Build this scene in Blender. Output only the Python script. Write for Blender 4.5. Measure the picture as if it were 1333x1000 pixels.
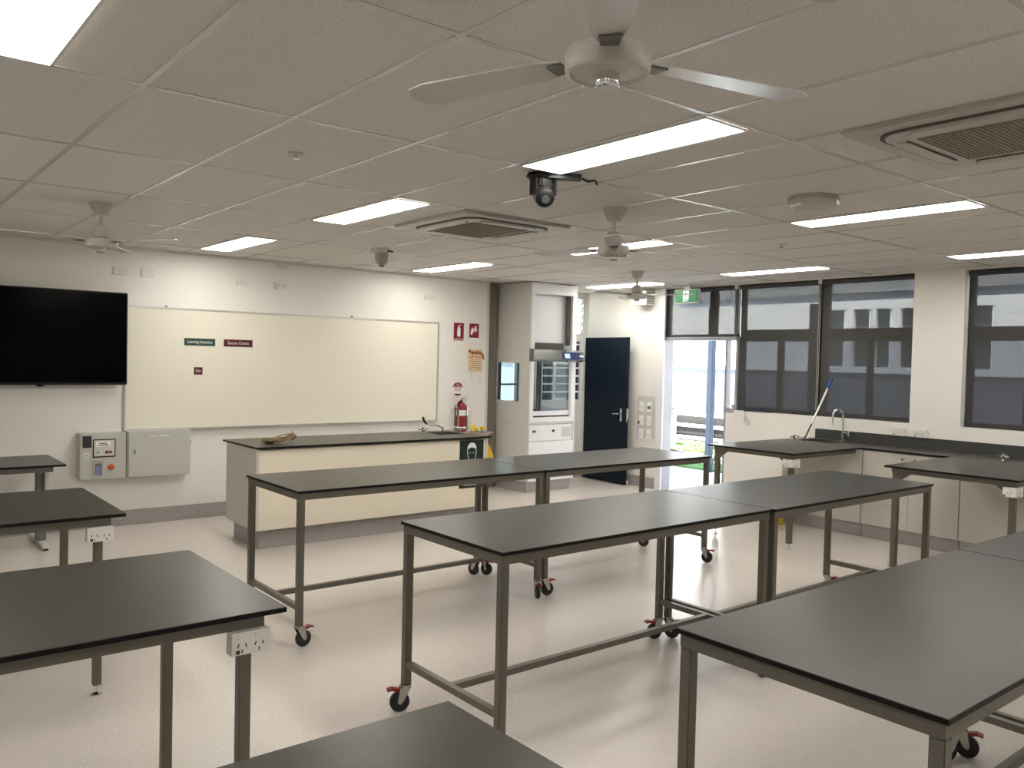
import bpy, bmesh, math, random
from mathutils import Vector, Matrix
random.seed(7)
for o in list(bpy.data.objects): bpy.data.objects.remove(o)
SC = bpy.context.scene
COL = SC.collection
PI = math.pi

# ------------------------------------------------------------------ camera
H = 1.70
f_px = 1090.0
pitch, roll, yaw = map(math.radians, (-1.68, 1.36, 39.0))
cy, sy, cp, sp, cr, sr = math.cos(yaw), math.sin(yaw), math.cos(pitch), math.sin(pitch), math.cos(roll), math.sin(roll)
F = Vector((sy*cp, cy*cp, sp)); R0 = Vector((cy, -sy, 0)); U0 = R0.cross(F)
Rv = cr*R0 + sr*U0; Uv = -sr*R0 + cr*U0
cam_d = bpy.data.cameras.new('camera'); cam = bpy.data.objects.new('camera', cam_d); COL.objects.link(cam)
cam.matrix_world = Matrix(((Rv.x, Uv.x, -F.x, 0), (Rv.y, Uv.y, -F.y, 0), (Rv.z, Uv.z, -F.z, H), (0, 0, 0, 1)))
cam_d.sensor_width = 36; cam_d.sensor_fit = 'HORIZONTAL'; cam_d.lens = 36*f_px/1333
cam_d.clip_start = 0.05; cam_d.clip_end = 300
SC.camera = cam

# ------------------------------------------------------------------ world, sun, exposure
w = bpy.data.worlds.new('sky'); SC.world = w; w.use_nodes = True
nt = w.node_tree; nt.nodes.clear()
sky = nt.nodes.new('ShaderNodeTexSky'); sky.sky_type = 'NISHITA'; sky.sun_disc = False
sky.sun_elevation = math.radians(58); sky.sun_rotation = math.radians(200); sky.dust_density = 1.5
bg = nt.nodes.new('ShaderNodeBackground'); bg.inputs[1].default_value = 1.15
out = nt.nodes.new('ShaderNodeOutputWorld')
nt.links.new(sky.outputs[0], bg.inputs[0]); nt.links.new(bg.outputs[0], out.inputs[0])
sd = bpy.data.lights.new('sun', 'SUN'); sd.energy = 29.0; sd.angle = math.radians(0.6); sd.color = (1, .96, .9)
so = bpy.data.objects.new('sun', sd); COL.objects.link(so)
so.rotation_euler = Vector((0.32, 0.15, -0.93)).to_track_quat('-Z', 'Y').to_euler()
PANEL_STRENGTH = 12.5
SC.view_settings.view_transform = 'Standard'; SC.view_settings.look = 'None'
SC.view_settings.exposure = 0.85; SC.view_settings.gamma = 1.0
SC.view_settings.use_curve_mapping = False

# ------------------------------------------------------------------ materials
def mat(name, col, rough=.5, metal=0, spec=.5, emit=None, noise=None, bump=None, coat=0):
    m = bpy.data.materials.new(name); m.use_nodes = True; n = m.node_tree; b = n.nodes['Principled BSDF']
    b.inputs['Base Color'].default_value = (*col, 1); b.inputs['Roughness'].default_value = rough
    b.inputs['Metallic'].default_value = metal; b.inputs['Specular IOR Level'].default_value = spec
    b.inputs['Coat Weight'].default_value = coat
    if emit: b.inputs['Emission Color'].default_value = (*emit[0], 1); b.inputs['Emission Strength'].default_value = emit[1]
    tc = n.nodes.new('ShaderNodeTexCoord')
    if noise:                                   # list of (scale, other colour, lo, hi)
        prev = None
        for sc, c2, lo, hi in noise:
            t = n.nodes.new('ShaderNodeTexNoise'); t.inputs['Scale'].default_value = sc; t.inputs['Detail'].default_value = 3
            n.links.new(tc.outputs['Object'], t.inputs['Vector'])
            r = n.nodes.new('ShaderNodeMapRange'); r.inputs[1].default_value = lo; r.inputs[2].default_value = hi
            n.links.new(t.outputs[0], r.inputs[0])
            x = n.nodes.new('ShaderNodeMix'); x.data_type = 'RGBA'; x.inputs[6].default_value = (*col, 1); x.inputs[7].default_value = (*c2, 1)
            n.links.new(r.outputs[0], x.inputs[0])
            if prev: n.links.new(prev, x.inputs[6])
            prev = x.outputs[2]
        n.links.new(prev, b.inputs['Base Color'])
    if bump:
        t = n.nodes.new('ShaderNodeTexNoise'); t.inputs['Scale'].default_value = bump[0]; t.inputs['Detail'].default_value = 4
        n.links.new(tc.outputs['Object'], t.inputs['Vector'])
        bp = n.nodes.new('ShaderNodeBump'); bp.inputs['Strength'].default_value = bump[1]; bp.inputs['Distance'].default_value = .002
        n.links.new(t.outputs[0], bp.inputs['Height']); n.links.new(bp.outputs[0], b.inputs['Normal'])
    return m
def glass(name, tint, refl=1.0):
    m = bpy.data.materials.new(name); m.use_nodes = True; n = m.node_tree; n.nodes.clear()
    o = n.nodes.new('ShaderNodeOutputMaterial'); tr = n.nodes.new('ShaderNodeBsdfTransparent'); gl = n.nodes.new('ShaderNodeBsdfGlossy')
    tr.inputs[0].default_value = (*tint, 1); gl.inputs['Roughness'].default_value = .02
    fr = n.nodes.new('ShaderNodeFresnel'); ge = n.nodes.new('ShaderNodeNewGeometry')
    io = n.nodes.new('ShaderNodeMapRange'); io.inputs[3].default_value = 1.45; io.inputs[4].default_value = 1/1.45
    n.links.new(ge.outputs['Backfacing'], io.inputs[0]); n.links.new(io.outputs[0], fr.inputs[0])
    mu = n.nodes.new('ShaderNodeMath'); mu.operation = 'MULTIPLY'; mu.inputs[1].default_value = refl; mu.use_clamp = True
    mx = n.nodes.new('ShaderNodeMixShader')
    n.links.new(fr.outputs[0], mu.inputs[0]); n.links.new(mu.outputs[0], mx.inputs[0])
    n.links.new(tr.outputs[0], mx.inputs[1]); n.links.new(gl.outputs[0], mx.inputs[2]); n.links.new(mx.outputs[0], o.inputs[0])
    return m
def mesh_screen(name, col, openness):
    m = bpy.data.materials.new(name); m.use_nodes = True; n = m.node_tree; n.nodes.clear()
    o = n.nodes.new('ShaderNodeOutputMaterial'); tr = n.nodes.new('ShaderNodeBsdfTransparent'); df = n.nodes.new('ShaderNodeBsdfDiffuse')
    df.inputs[0].default_value = (*col, 1); mx = n.nodes.new('ShaderNodeMixShader'); mx.inputs[0].default_value = 1-openness
    n.links.new(tr.outputs[0], mx.inputs[1]); n.links.new(df.outputs[0], mx.inputs[2]); n.links.new(mx.outputs[0], o.inputs[0])
    return m
WALL = mat('painted_wall', (.80, .775, .735), .55, noise=[(1.2, (.77, .745, .70), .35, .75)], bump=(180, .12))
CEIL = mat('ceiling_tile', (.74, .71, .67), .85, noise=[(95, (.62, .595, .555), .45, .62), (9, (.70, .67, .63), .4, .7)], bump=(260, .5))
TBAR = mat('ceiling_grid_paint', (.66, .64, .61), .22)
FLOOR = mat('vinyl_floor', (.68, .625, .575), .24, spec=.32, noise=[(150, (.58, .52, .47), .48, .66), (2.2, (.65, .59, .54), .4, .7), (60, (.74, .69, .64), .58, .7)], bump=(22, .07))
SKIRT = mat('speckled_vinyl', (.40, .37, .36), .4, noise=[(120, (.30, .275, .265), .45, .6)])
TOP = mat('dark_laminate', (.044, .040, .032), .30, spec=.17, noise=[(14, (.050, .046, .038), .4, .65), (160, (.037, .034, .028), .5, .65)], bump=(300, .08))
EDGE = mat('black_laminate_edge', (.004, .004, .004), .5, spec=.2)
STEEL = mat('brushed_steel_tube', (.155, .142, .116), .40, .6)
DSTEEL = mat('grey_metal_paint', (.16, .155, .145), .45, .3)
CHROME = mat('chrome', (.75, .75, .76), .12, 1)
STAIN = mat('stainless', (.46, .45, .43), .26, 1)
RUBBER = mat('black_rubber', (.012, .012, .016), .5)
REDP = mat('red_plastic', (.24, .010, .012), .4)
WPL = mat('white_plastic', (.72, .70, .66), .35)
DKGAP = mat('dark_slot', (.02, .02, .02), .6)
CREAM = mat('cream_laminate', (.80, .73, .60), .4)
LGREY = mat('pale_grey_laminate', (.60, .58, .54), .4)
WCAB = mat('white_laminate', (.84, .84, .85), .35)
CUP = mat('cupboard_laminate', (.58, .55, .50), .4)
BLACKP = mat('black_plastic', (.008, .008, .009), .45, spec=.3)
SCREEN = mat('tv_screen', (.001, .001, .0012), .14, spec=.06)
WBOARD = mat('whiteboard_surface', (.80, .76, .65), .3, coat=.2)
ALU = mat('aluminium', (.62, .60, .56), .35, .8)
BROWN = mat('brown_column_paint', (.20, .175, .145), .5)
FRAMED = mat('dark_window_frame', (.030, .029, .028), .5)
FRAMEG = mat('grey_door_frame', (.34, .34, .37), .4, .2)
JAMB = mat('door_jamb_white', (.78, .78, .80), .4)
BLIND = mesh_screen('sunscreen_blind', (.070, .069, .066), .08)
FILL_BLIND = mesh_screen('fill_window_blind', (.30, .28, .25), .03)  # only on the added fill windows, cuts down their daylight
GLASS = glass('clear_glass', (.93, .95, .95))
TINT = glass('tinted_glass', (.55, .59, .64))
HOOD = glass('hood_glass', (.80, .84, .84), 1.0)
NAVY = mat('navy_door_paint', (.003, .010, .020), .5, spec=.2)
FANW = mat('fan_paint', (.52, .49, .44), .35)
FANB = mat('fan_blade', (.55, .53, .50), .22)
REDS = mat('sign_red', (.22, .005, .016), .45)
DRED = mat('tag_dark_red', (.085, .004, .008), .5)
TEALG = mat('tag_green', (.02, .062, .048), .5)
WHT = mat('sign_white', (.85, .85, .84), .5)
DGREEN = mat('sign_dark_green', (.002, .016, .010), .45)
EXG = mat('exit_green', (.0, .12, .04), .4, emit=((.0, .22, .07), .3))
EXW = mat('exit_white', (.8, .8, .8), .4, emit=((.9, 1, .9), .5))
YEL = mat('yellow_plastic', (.72, .50, .02), .4)
ORG = mat('orange_button', (.62, .10, .015), .4)
BLUEP = mat('blue_grip', (.015, .06, .22), .4)
LCD = mat('lcd_blue', (.25, .32, .62), .3)
PANELG = mat('panel_grey', (.50, .50, .45), .4)
CLOTH = mat('printed_cloth', (.74, .58, .40), .8, noise=[(40, (.50, .26, .13), .55, .62)])
CORD = mat('tan_cord', (.25, .18, .075), .5)
NAVYC = mat('lanyard_cloth', (.012, .014, .05), .7)
LAMP = mat('lamp_diffuser', (.9, .9, .88), .5, emit=((1.0, .965, .885), PANEL_STRENGTH))
GRILLE = mat('intake_grille', (.28, .26, .21), .7)
CONC = mat('outdoor_concrete', (.62, .60, .57), .9, noise=[(6, (.54, .52, .50), .4, .7)])
GRASS = mat('grass', (.035, .11, .012), .9, noise=[(30, (.08, .16, .03), .4, .6)])
OWALL = mat('render_cream', (.62, .60, .55), .8)
OLOW = mat('lower_cladding', (.115, .125, .14), .7)
OBLUE = mat('verandah_blue', (.012, .030, .055), .5)
BEAMB = mat('verandah_beam_blue', (.62, .76, .88), .5)
SOFF = mat('soffit_panel', (.80, .82, .84), .7)
OWIN = mat('far_window_glass', (.05, .06, .07), .15)
BARK = mat('timber_log', (.016, .014, .013), .9)
TIMB = mat('weathered_timber', (.42, .38, .35), .8)
ROOFM = mat('metal_roof', (.45, .44, .43), .5)
LEAFM = mat('leafy_green', (.10, .20, .05), .8, noise=[(20, (.2, .3, .08), .4, .6)])

# ------------------------------------------------------------------ geometry helpers
class MB:
    def __init__(s): s.b = bmesh.new()
    def box(s, x0, x1, y0, y1, z0, z1, bev=0):
        if x0 > x1: x0, x1 = x1, x0
        if y0 > y1: y0, y1 = y1, y0
        if z0 > z1: z0, z1 = z1, z0
        r = bmesh.ops.create_cube(s.b, size=1)
        vs = r['verts']
        for v in vs: v.co = Vector(((x0+x1)/2+v.co.x*(x1-x0), (y0+y1)/2+v.co.y*(y1-y0), (z0+z1)/2+v.co.z*(z1-z0)))
        if bev:
            es = list({e for v in vs for e in v.link_edges})
            bmesh.ops.bevel(s.b, geom=es, offset=bev, segments=2, affect='EDGES')
        return s
    def obox(s, c, ax, ay, az, hx, hy, hz):     # oriented box: centre, axes, half sizes
        ax, ay, az = Vector(ax).normalized(), Vector(ay).normalized(), Vector(az).normalized()
        r = bmesh.ops.create_cube(s.b, size=2)
        for v in r['verts']: v.co = Vector(c)+ax*v.co.x*hx+ay*v.co.y*hy+az*v.co.z*hz
        return s
    def poly(s, pts, d):                          # extruded polygon
        d = Vector(d); a = [s.b.verts.new(p) for p in pts]; c = [s.b.verts.new(Vector(p)+d) for p in pts]
        s.b.faces.new(a); s.b.faces.new(c[::-1]); n = len(a)
        for i in range(n): s.b.faces.new((a[i], c[i], c[(i+1) % n], a[(i+1) % n]))
        return s
    def quad(s, *p): s.b.faces.new([s.b.verts.new(q) for q in p]); return s
    def lathe(s, prof, c, axis=(0, 0, 1), n=24, cap=True):   # prof: list of (r, h)
        c = Vector(c); a = Vector(axis).normalized()
        t = Vector((1, 0, 0)) if abs(a.x) < .9 else Vector((0, 1, 0)); u = a.cross(t).normalized(); v = a.cross(u)
        rings = []
        for r, h in prof:
            rings.append([s.b.verts.new(c+a*h+(u*math.cos(2*PI*i/n)+v*math.sin(2*PI*i/n))*max(r, 1e-5)) for i in range(n)])
        for k in range(len(rings)-1):
            for i in range(n):
                s.b.faces.new((rings[k][i], rings[k][(i+1) % n], rings[k+1][(i+1) % n], rings[k+1][i]))
        if cap: s.b.faces.new(rings[0][::-1]); s.b.faces.new(rings[-1])
        return s
    def cyl(s, p0, p1, r, n=16, r1=None):
        p0, p1 = Vector(p0), Vector(p1); return s.lathe([(r, 0), (r if r1 is None else r1, (p1-p0).length)], p0, p1-p0, n)
    def tube(s, pts, r, n=10, closed=False):
        pts = [Vector(p) for p in pts]; rings = []; up = Vector((0, 0, 1)); m = len(pts); prev = None
        for i, p in enumerate(pts):
            d = (pts[(i+1) % m]-pts[i-1]) if closed else (pts[min(i+1, m-1)]-pts[max(i-1, 0)])
            d.normalize()
            if prev is None: u = d.cross(up if abs(d.z) < .9 else Vector((1, 0, 0))).normalized()
            else: u = (prev-d*prev.dot(d)).normalized()
            prev = u; v = d.cross(u)
            rings.append([s.b.verts.new(p+(u*math.cos(2*PI*k/n)+v*math.sin(2*PI*k/n))*r) for k in range(n)])
        for i in range(m if closed else m-1):
            A, B = rings[i], rings[(i+1) % m]
            for k in range(n): s.b.faces.new((A[k], A[(k+1) % n], B[(k+1) % n], B[k]))
        if not closed: s.b.faces.new(rings[0][::-1]); s.b.faces.new(rings[-1])
        return s
    def sphere(s, c, r, sx=1, sy_=1, sz=1, u=16, v=10):
        rr = bmesh.ops.create_uvsphere(s.b, u_segments=u, v_segments=v, radius=r)
        for q in rr['verts']: q.co = Vector((c[0]+q.co.x*sx, c[1]+q.co.y*sy_, c[2]+q.co.z*sz))
        return s
    def build(s, name, m, parent=None, label=None, smooth=False):
        bmesh.ops.recalc_face_normals(s.b, faces=s.b.faces)
        off = Vector((0, 0, 0)); p = parent
        while p is not None: off += p.location; p = p.parent
        own = Vector((0, 0, 0))
        if parent is None:                        # origin at base centre
            xs = [v.co for v in s.b.verts]
            own = Vector(((min(v.x for v in xs)+max(v.x for v in xs))/2, (min(v.y for v in xs)+max(v.y for v in xs))/2, min(v.z for v in xs)))
        for v in s.b.verts: v.co -= off+own
        me = bpy.data.meshes.new(name); s.b.to_mesh(me); s.b.free()
        if smooth:
            for pl in me.polygons: pl.use_smooth = True
            try: me.set_sharp_from_angle(angle=math.radians(40))
            except Exception: pass
        o = bpy.data.objects.new(name, me); COL.objects.link(o); o.parent = parent; o.location = own
        for mm in (m if isinstance(m, (list, tuple)) else [m]): me.materials.append(mm)
        if label: o['label'] = label
        return o
def tag(o, label, cat, group=None):
    o['label'] = label; o['category'] = cat
    if group: o['group'] = group
    return o
def thing(name, label, cat, loc=(0, 0, 0), group=None, rz=0):
    o = bpy.data.objects.new(name, None); o.empty_display_size = .1; COL.objects.link(o); o.location = loc; o.rotation_euler = (0, 0, rz)
    return tag(o, label, cat, group)
def struct(o): o['kind'] = 'structure'; return o
def copy_tree(o, parent=None):
    c = o.copy(); COL.objects.link(c); c.parent = parent
    for ch in list(o.children): copy_tree(ch, c)
    return c
def dup(o, loc, rz, label, group=None):
    c = copy_tree(o); c.location = loc; c.rotation_euler = (0, 0, rz); c['label'] = label
    if group: c['group'] = group
    return c
def text(name, s, m, parent, org, right, up, size, depth=.0008, align='CENTER', wscale=1.0):
    cu = bpy.data.curves.new(name, 'FONT'); cu.body = s; cu.size = size; cu.align_x = align; cu.align_y = 'CENTER'; cu.extrude = depth/2
    cu.resolution_u = 3
    t = bpy.data.objects.new(name+'_tmp', cu); COL.objects.link(t)
    dg = bpy.context.evaluated_depsgraph_get(); me = bpy.data.meshes.new_from_object(t.evaluated_get(dg))
    COL.objects.unlink(t); bpy.data.objects.remove(t)
    r, u = Vector(right).normalized(), Vector(up).normalized(); n = r.cross(u)
    off = Vector((0, 0, 0)); p = parent
    while p is not None: off += p.location; p = p.parent
    for v in me.vertices: v.co = Vector(org)-off + r*v.co.x*wscale + u*v.co.y + n*v.co.z
    me.name = name; me.materials.clear(); me.materials.append(m)
    o = bpy.data.objects.new(name, me); COL.objects.link(o); o.parent = parent
    return o
XR, UP = (1, 0, 0), (0, 0, 1)      # lettering on the front wall
YR = (0, -1, 0)                     # lettering on the window wall

# ------------------------------------------------------------------ room shell
XW, XB, YF, YB, XL, YR_, ZC = 8.60, 8.68, 8.65, 8.90, -0.90, -3.2, 2.70
struct(MB().box(XL-.2, XW+.28, YR_-.2, YB+.2, -.12, 0).build('floor', FLOOR))
struct(MB().box(XL-.2, XW+.28, YR_-.2, YB+.2, ZC, ZC+.15).build('ceiling', CEIL))
struct(MB().box(XL-.2, 6.56, YF, YF+.35, 0, ZC).build('wall_front', WALL))
FILL_WIN_L = [(-2.6, -.2, 1.0, 2.6), (.3, 2.7, 1.0, 2.6), (3.2, 5.6, 1.0, 2.6)]; FILL_WIN_R = [(.2, 2.8, 1.0, 2.6), (3.4, 6.2, 1.0, 2.6)]  # invented openings out of view, added to let in soft daylight
# alcove wall behind the fume cupboard, with two window openings
m = MB()
def wall_with_holes_y(m, x0, x1, y0, y1, z0, z1, holes):
    xs = sorted({x0, x1, *[h[0] for h in holes], *[h[1] for h in holes]}); zs = sorted({z0, z1, *[h[2] for h in holes], *[h[3] for h in holes]})
    for i in range(len(xs)-1):
        for k in range(len(zs)-1):
            cx_, cz_ = (xs[i]+xs[i+1])/2, (zs[k]+zs[k+1])/2
            if any(h[0] < cx_ < h[1] and h[2] < cz_ < h[3] for h in holes): continue
            m.box(xs[i], xs[i+1], y0, y1, zs[k], zs[k+1])
def wall_with_holes_x(m, x0, x1, y0, y1, z0, z1, holes):
    ys = sorted({y0, y1, *[h[0] for h in holes], *[h[1] for h in holes]}); zs = sorted({z0, z1, *[h[2] for h in holes], *[h[3] for h in holes]})
    for i in range(len(ys)-1):
        for k in range(len(zs)-1):
            cy_, cz_ = (ys[i]+ys[i+1])/2, (zs[k]+zs[k+1])/2
            if any(h[0] < cy_ < h[1] and h[2] < cz_ < h[3] for h in holes): continue
            m.box(x0, x1, ys[i], ys[i+1], zs[k], zs[k+1])
m = MB(); wall_with_holes_x(m, XL-.2, XL, YR_-.2, YF, 0, ZC, FILL_WIN_L); struct(m.build('wall_left', WALL))
m = MB(); wall_with_holes_y(m, XL, XW+.28, YR_-.2, YR_, 0, ZC, FILL_WIN_R); struct(m.build('wall_rear', WALL))
LOUV = (7.72, 8.54, 1.10, 2.02); SIDEW = (6.92, 7.34, 1.10, 1.72); BLOCKW = (8.34, 8.575, 2.06, 2.64)
m = MB(); wall_with_holes_y(m, 6.56, XW, YB, YB+.15, 0, ZC, [LOUV, SIDEW, BLOCKW])
struct(m.build('wall_alcove', WALL))
m = MB()
EXD = (6.28, 7.47, 0, 2.68); W1 = (4.11, 6.28, 1.14, 2.68); W3 = (1.40, 3.61, 1.14, 2.68)
wall_with_holes_x(m, XW, XW+.22, YR_, YB, 0, ZC, [EXD, W1, W3])
struct(m.build('wall_window_side', WALL))
# column beside the alcove
struct(MB().box(6.60, 6.80, 8.74, YB, 0, ZC).build('trim_column', BROWN))
struct(MB().box(6.56, 6.60, 8.648, YB, 0, ZC).build('trim_column_edge', LGREY))
# coved skirtings
def skirt(name, x0, x1, y0, y1): struct(MB().box(x0, x1, y0, y1, 0, .145, .004).build(name, SKIRT))
skirt('baseboard_front', XL, 6.56, YF-.014, YF)
skirt('baseboard_alcove', 7.75, XW, YB-.014, YB)
skirt('baseboard_window_side', XW-.014, XW, 7.5, YB-.02)
skirt('baseboard_window_pier', XW-.014, XW, 5.25, 6.28)
skirt('baseboard_left', XL, XL+.014, YR_, YF-.02)
# ceiling grid
m = MB(); t = .0115; zb = ZC-.0035
GX = [.300+.603*k for k in range(-1, 14)]
GY = [2.15+1.21*k for k in range(-4, 6)]
for x in GX: m.box(x-t, x+t, YR_, YF, zb, ZC+.001)
xs_ = [XL-t]+GX+[XW+t]
for y in GY:
    for a_, b_ in zip(xs_[:-1], xs_[1:]):
        if b_-a_ > 2.2*t and a_+t < XW: m.box(a_+t, min(b_-t, XW), y-t, y+t, zb, ZC+.001)
LX = [.30, 2.712, 5.124, 7.536]; 
struct(m.build('trim_ceiling_grid', TBAR))
struct(MB().box(XL, 6.56, YF-.022, YF, ZC-.022, ZC).build('trim_cornice', TBAR))

# ------------------------------------------------------------------ ceiling lights
def make_light():
    t = thing('ceiling_light', '', 'light', (0, 0, 0), 'recessed ceiling light panels')
    m = MB(); wx, wy = .285, 1.18
    m.box(0, wx, 0, .012, -.008, 0).box(0, wx, wy-.012, wy, -.008, 0).box(0, .012, .012, wy-.012, -.008, 0).box(wx-.012, wx, .012, wy-.012, -.008, 0)
    m.build('frame', TBAR, t)
    MB().box(.012, wx-.012, .012, wy-.012, -.006, -.001).build('diffuser', LAMP, t)
    return t
lights = [(LX[0], 2.165, 'bright light panel cut off by the top left corner, above the left benches'),
 (LX[1], 2.165, 'largest light panel in view, beside the black ceiling camera and nearest fan'),
 (LX[1], 4.585, 'light panel left of the middle ceiling air conditioner'),
 (LX[1], 7.0, 'light panel nearest the whiteboard, above the green and red word tags'),
 (LX[2], 2.165, 'light panel on the right, just beyond the white octagonal ceiling unit'),
 (LX[2], 4.585, 'light panel half hidden behind the middle ceiling fan'),
 (LX[2], 7.05, 'light panel beside the white dome camera, right end of the whiteboard'),
 (LX[3], 4.585, 'long light panel in front of the blinds by the double window'),
 (LX[3], 2.165, 'light panel cut by the right frame edge, above the right window'),
 (7.86, 7.03, 'light panel farthest back, above the blue door beside the fume cupboard'),
 (LX[0], 4.585, 'light panel out of frame over the left benches'),
 (LX[1], -.26, 'light panel behind the camera, second column'), (LX[2], -.26, 'light panel behind the camera, third column'), (LX[0], -.26, 'light panel behind the camera, first column'),
 (LX[3], -.26, 'light panel behind the camera, fourth column')]
lp = make_light()
for i, (x, y, lb) in enumerate(lights):
    if i == 0: lp.location = (x+.012, y, ZC-.003); lp['label'] = lb
    else: dup(lp, (x+.012, y, ZC-.003), 0, lb)

# ------------------------------------------------------------------ ceiling fans
def make_fan():
    t = thing('ceiling_fan', '', 'fan', (0, 0, 0), 'three bladed ceiling fans')
    MB().lathe([(.035, -.085), (.042, -.083), (.078, -.012), (.080, 0)], (0, 0, 0)).build('canopy', FANW, t, smooth=True)
    MB().cyl((0, 0, -.16), (0, 0, -.08), .013).build('rod', FANW, t, smooth=True)
    MB().lathe([(.020, -.15), (.036, -.155), (.052, -.185), (.056, -.235)][::-1], (0, 0, 0)).build('motor_cover', FANW, t, smooth=True)
    h = MB().lathe([(.028, -.318), (.032, -.301), (.086, -.297), (.092, -.303), (.100, -.300), (.105, -.290), (.105, -.258), (.098, -.243), (.05, -.238)], (0, 0, 0), n=40).build('hub', FANW, t, smooth=True)
    MB().lathe([(.026, -.333), (.030, -.328), (.030, -.318)], (0, 0, 0)).build('hub_cap', CHROME, h, smooth=True)
    MB().lathe([(.060, -.243), (.060, -.234)], (0, 0, 0)).build('hub_gap_ring', DKGAP, h)
    for k in range(3):
        a = k*2*PI/3; ca, sa = math.cos(a), math.sin(a); R = lambda x, y, z: Vector((x*ca-y*sa, x*sa+y*ca, z))
        pts = [(.12, -.030), (.20, -.050), (.56, -.066), (.61, -.045), (.625, 0), (.60, .045), (.54, .060), (.20, .045), (.12, .028)]
        m = MB(); top = [R(x, y, -.262+y*.13) for x, y in pts]
        m.poly(top, (0, 0, .004)); b = m.build('blade', FANB, t)
        MB().poly([R(.09, -.02, -.265), R(.16, -.028, -.2665), R(.16, .028, -.2625), R(.09, .02, -.265)], (0, 0, -.004)).build('blade_iron', DSTEEL, b)
    return t
fan = make_fan()
fan.location = (1.55, 1.55, ZC+.058); fan.rotation_euler = (0, 0, math.radians(-133))
# nearest fan sits on a slightly shorter drop; seen from below
fan['label'] = 'nearest ceiling fan, large hub seen from below at the top of the photo'
fan.location = (1.465, 1.468, ZC)
dup(fan, (3.97, 3.88, ZC), math.radians(-15), 'ceiling fan in the middle of the room, just right of the black ceiling camera')
dup(fan, (6.84, 6.31, ZC), math.radians(-60), 'farthest ceiling fan, in front of the green exit sign')
dup(fan, (1.42, 6.26, ZC), math.radians(-58), 'ceiling fan at left, above the television')

# ------------------------------------------------------------------ ceiling air conditioners
def make_ac():
    t = thing('ceiling_air_conditioner', '', 'air conditioner', (0, 0, 0), 'ceiling cassette air conditioners')
    S = .475
    MB().box(-S, S, -S, S, -.022, 0, .008).build('panel', FANW, t)
    # raised rounded body with curved slots round the grille
    def rr(r, c, z, n=6):
        p = []
        for q, (sx_, sy_) in enumerate(((1, 1), (-1, 1), (-1, -1), (1, -1))):
            for k in range(n+1):
                a = q*PI/2+k*PI/2/n; p.append(Vector((sx_*(r-c)+c*math.cos(a), sy_*(r-c)+c*math.sin(a), z)))
        return p
    def ring(r0, c0, r1, c1, z0, z1):
        m = MB(); A, B = rr(r0, c0, z0), rr(r1, c1, z0); A2, B2 = rr(r0, c0, z1), rr(r1, c1, z1); n = len(A)
        V = [[m.b.verts.new(p) for p in q] for q in (A, B, B2, A2)]
        for k in range(4):
            for i in range(n): m.b.faces.new((V[k][i], V[k][(i+1) % n], V[(k+1) % 4][(i+1) % n], V[(k+1) % 4][i]))
        return m
    ring(.390, .13, .374, .12, -.0225, -.030).build('outlet_slot', mat('outlet_slot_grey', (.09, .08, .07), .6), t)
    m = MB(); P = rr(.373, .12, -.022); m.poly(P, (0, 0, -.012)); m.build('body', FANW, t)
    for k in range(4):
        a = k*PI/2; ca, sa = math.cos(a), math.sin(a); R = lambda x, y, z: Vector((x*ca-y*sa, x*sa+y*ca, z))
        MB().poly([R(-.22, .300, -.034), R(.22, .300, -.034), R(.255, .335, -.034), (R(.22, .362, -.034)), R(-.22, .362, -.034), R(-.255, .335, -.034)], (0, 0, -.009)).build('flap', FANW, t)
        MB().poly([R(-.24, .296, -.0338), R(.24, .296, -.0338), R(.24, .301, -.0338), R(-.24, .301, -.0338)], (0, 0, -.004)).build('flap_gap', DKGAP, t)
    m = MB().box(-.25, .25, -.25, .25, -.036, -.034)
    for i in range(25): y = -.245+i*.0204; m.box(-.248, .248, y, y+.008, -.040, -.036)
    m.build('intake_grille', GRILLE, t)
    return t
ac = make_ac(); ac.location = (3.30+.475, 5.07, ZC); ac['label'] = 'square ceiling air conditioner in mid room, between the light panels'
dup(ac, (3.30+.475, 1.92-.475, ZC), 0, 'square ceiling air conditioner at upper right, cut by the right frame edge')

# ------------------------------------------------------------------ ceiling fittings
t = thing('ceiling_camera', 'black pan and tilt camera hanging under the ceiling beside the large light panel', 'camera', (2.96, 3.42, ZC))
MB().lathe([(.02, 0), (.06, -.004), (.07, -.02), (.055, -.032), (.02, -.036)][::-1], (2.93, 3.43, ZC), n=28).build('base', BLACKP, t, smooth=True)
MB().poly([(2.93, 3.47, ZC-.006), (2.90, 3.40, ZC-.006), (3.10, 3.28, ZC-.006), (3.14, 3.33, ZC-.006)], (0, 0, -.024)).build('mount_bracket', BLACKP, t)
for a_ in ((2.888, 2.902, 3.40, 3.46), (2.985, 2.999, 3.36, 3.42)): MB().box(*a_, ZC-.12, ZC-.03, .004).build('yoke_arm', BLACKP, t)
MB().box(2.90, 2.988, 3.375, 3.455, ZC-.085, ZC-.03, .01).build('neck', BLACKP, t)
hd = MB(); hd.lathe([(.03, -.07), (.050, -.06), (.056, 0), (.050, .06), (.034, .07)], (2.945, 3.41, ZC-.115), (-.35, -.62, -.42), n=24); hd = hd.build('head', BLACKP, t, smooth=True)
a = Vector((-.35, -.62, -.42)).normalized(); c0 = Vector((2.945, 3.41, ZC-.115))
MB().cyl(c0+a*.068, c0+a*.078, .022, 20).build('lens', mat('lens_glass', (.05, .06, .05), .08), hd)
MB().tube([(3.12, 3.30, ZC-.02), (3.15, 3.28, ZC-.035), (3.17, 3.25, ZC-.03), (3.175, 3.235, ZC-.055)], .007).build('cable', BLACKP, t)

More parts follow.
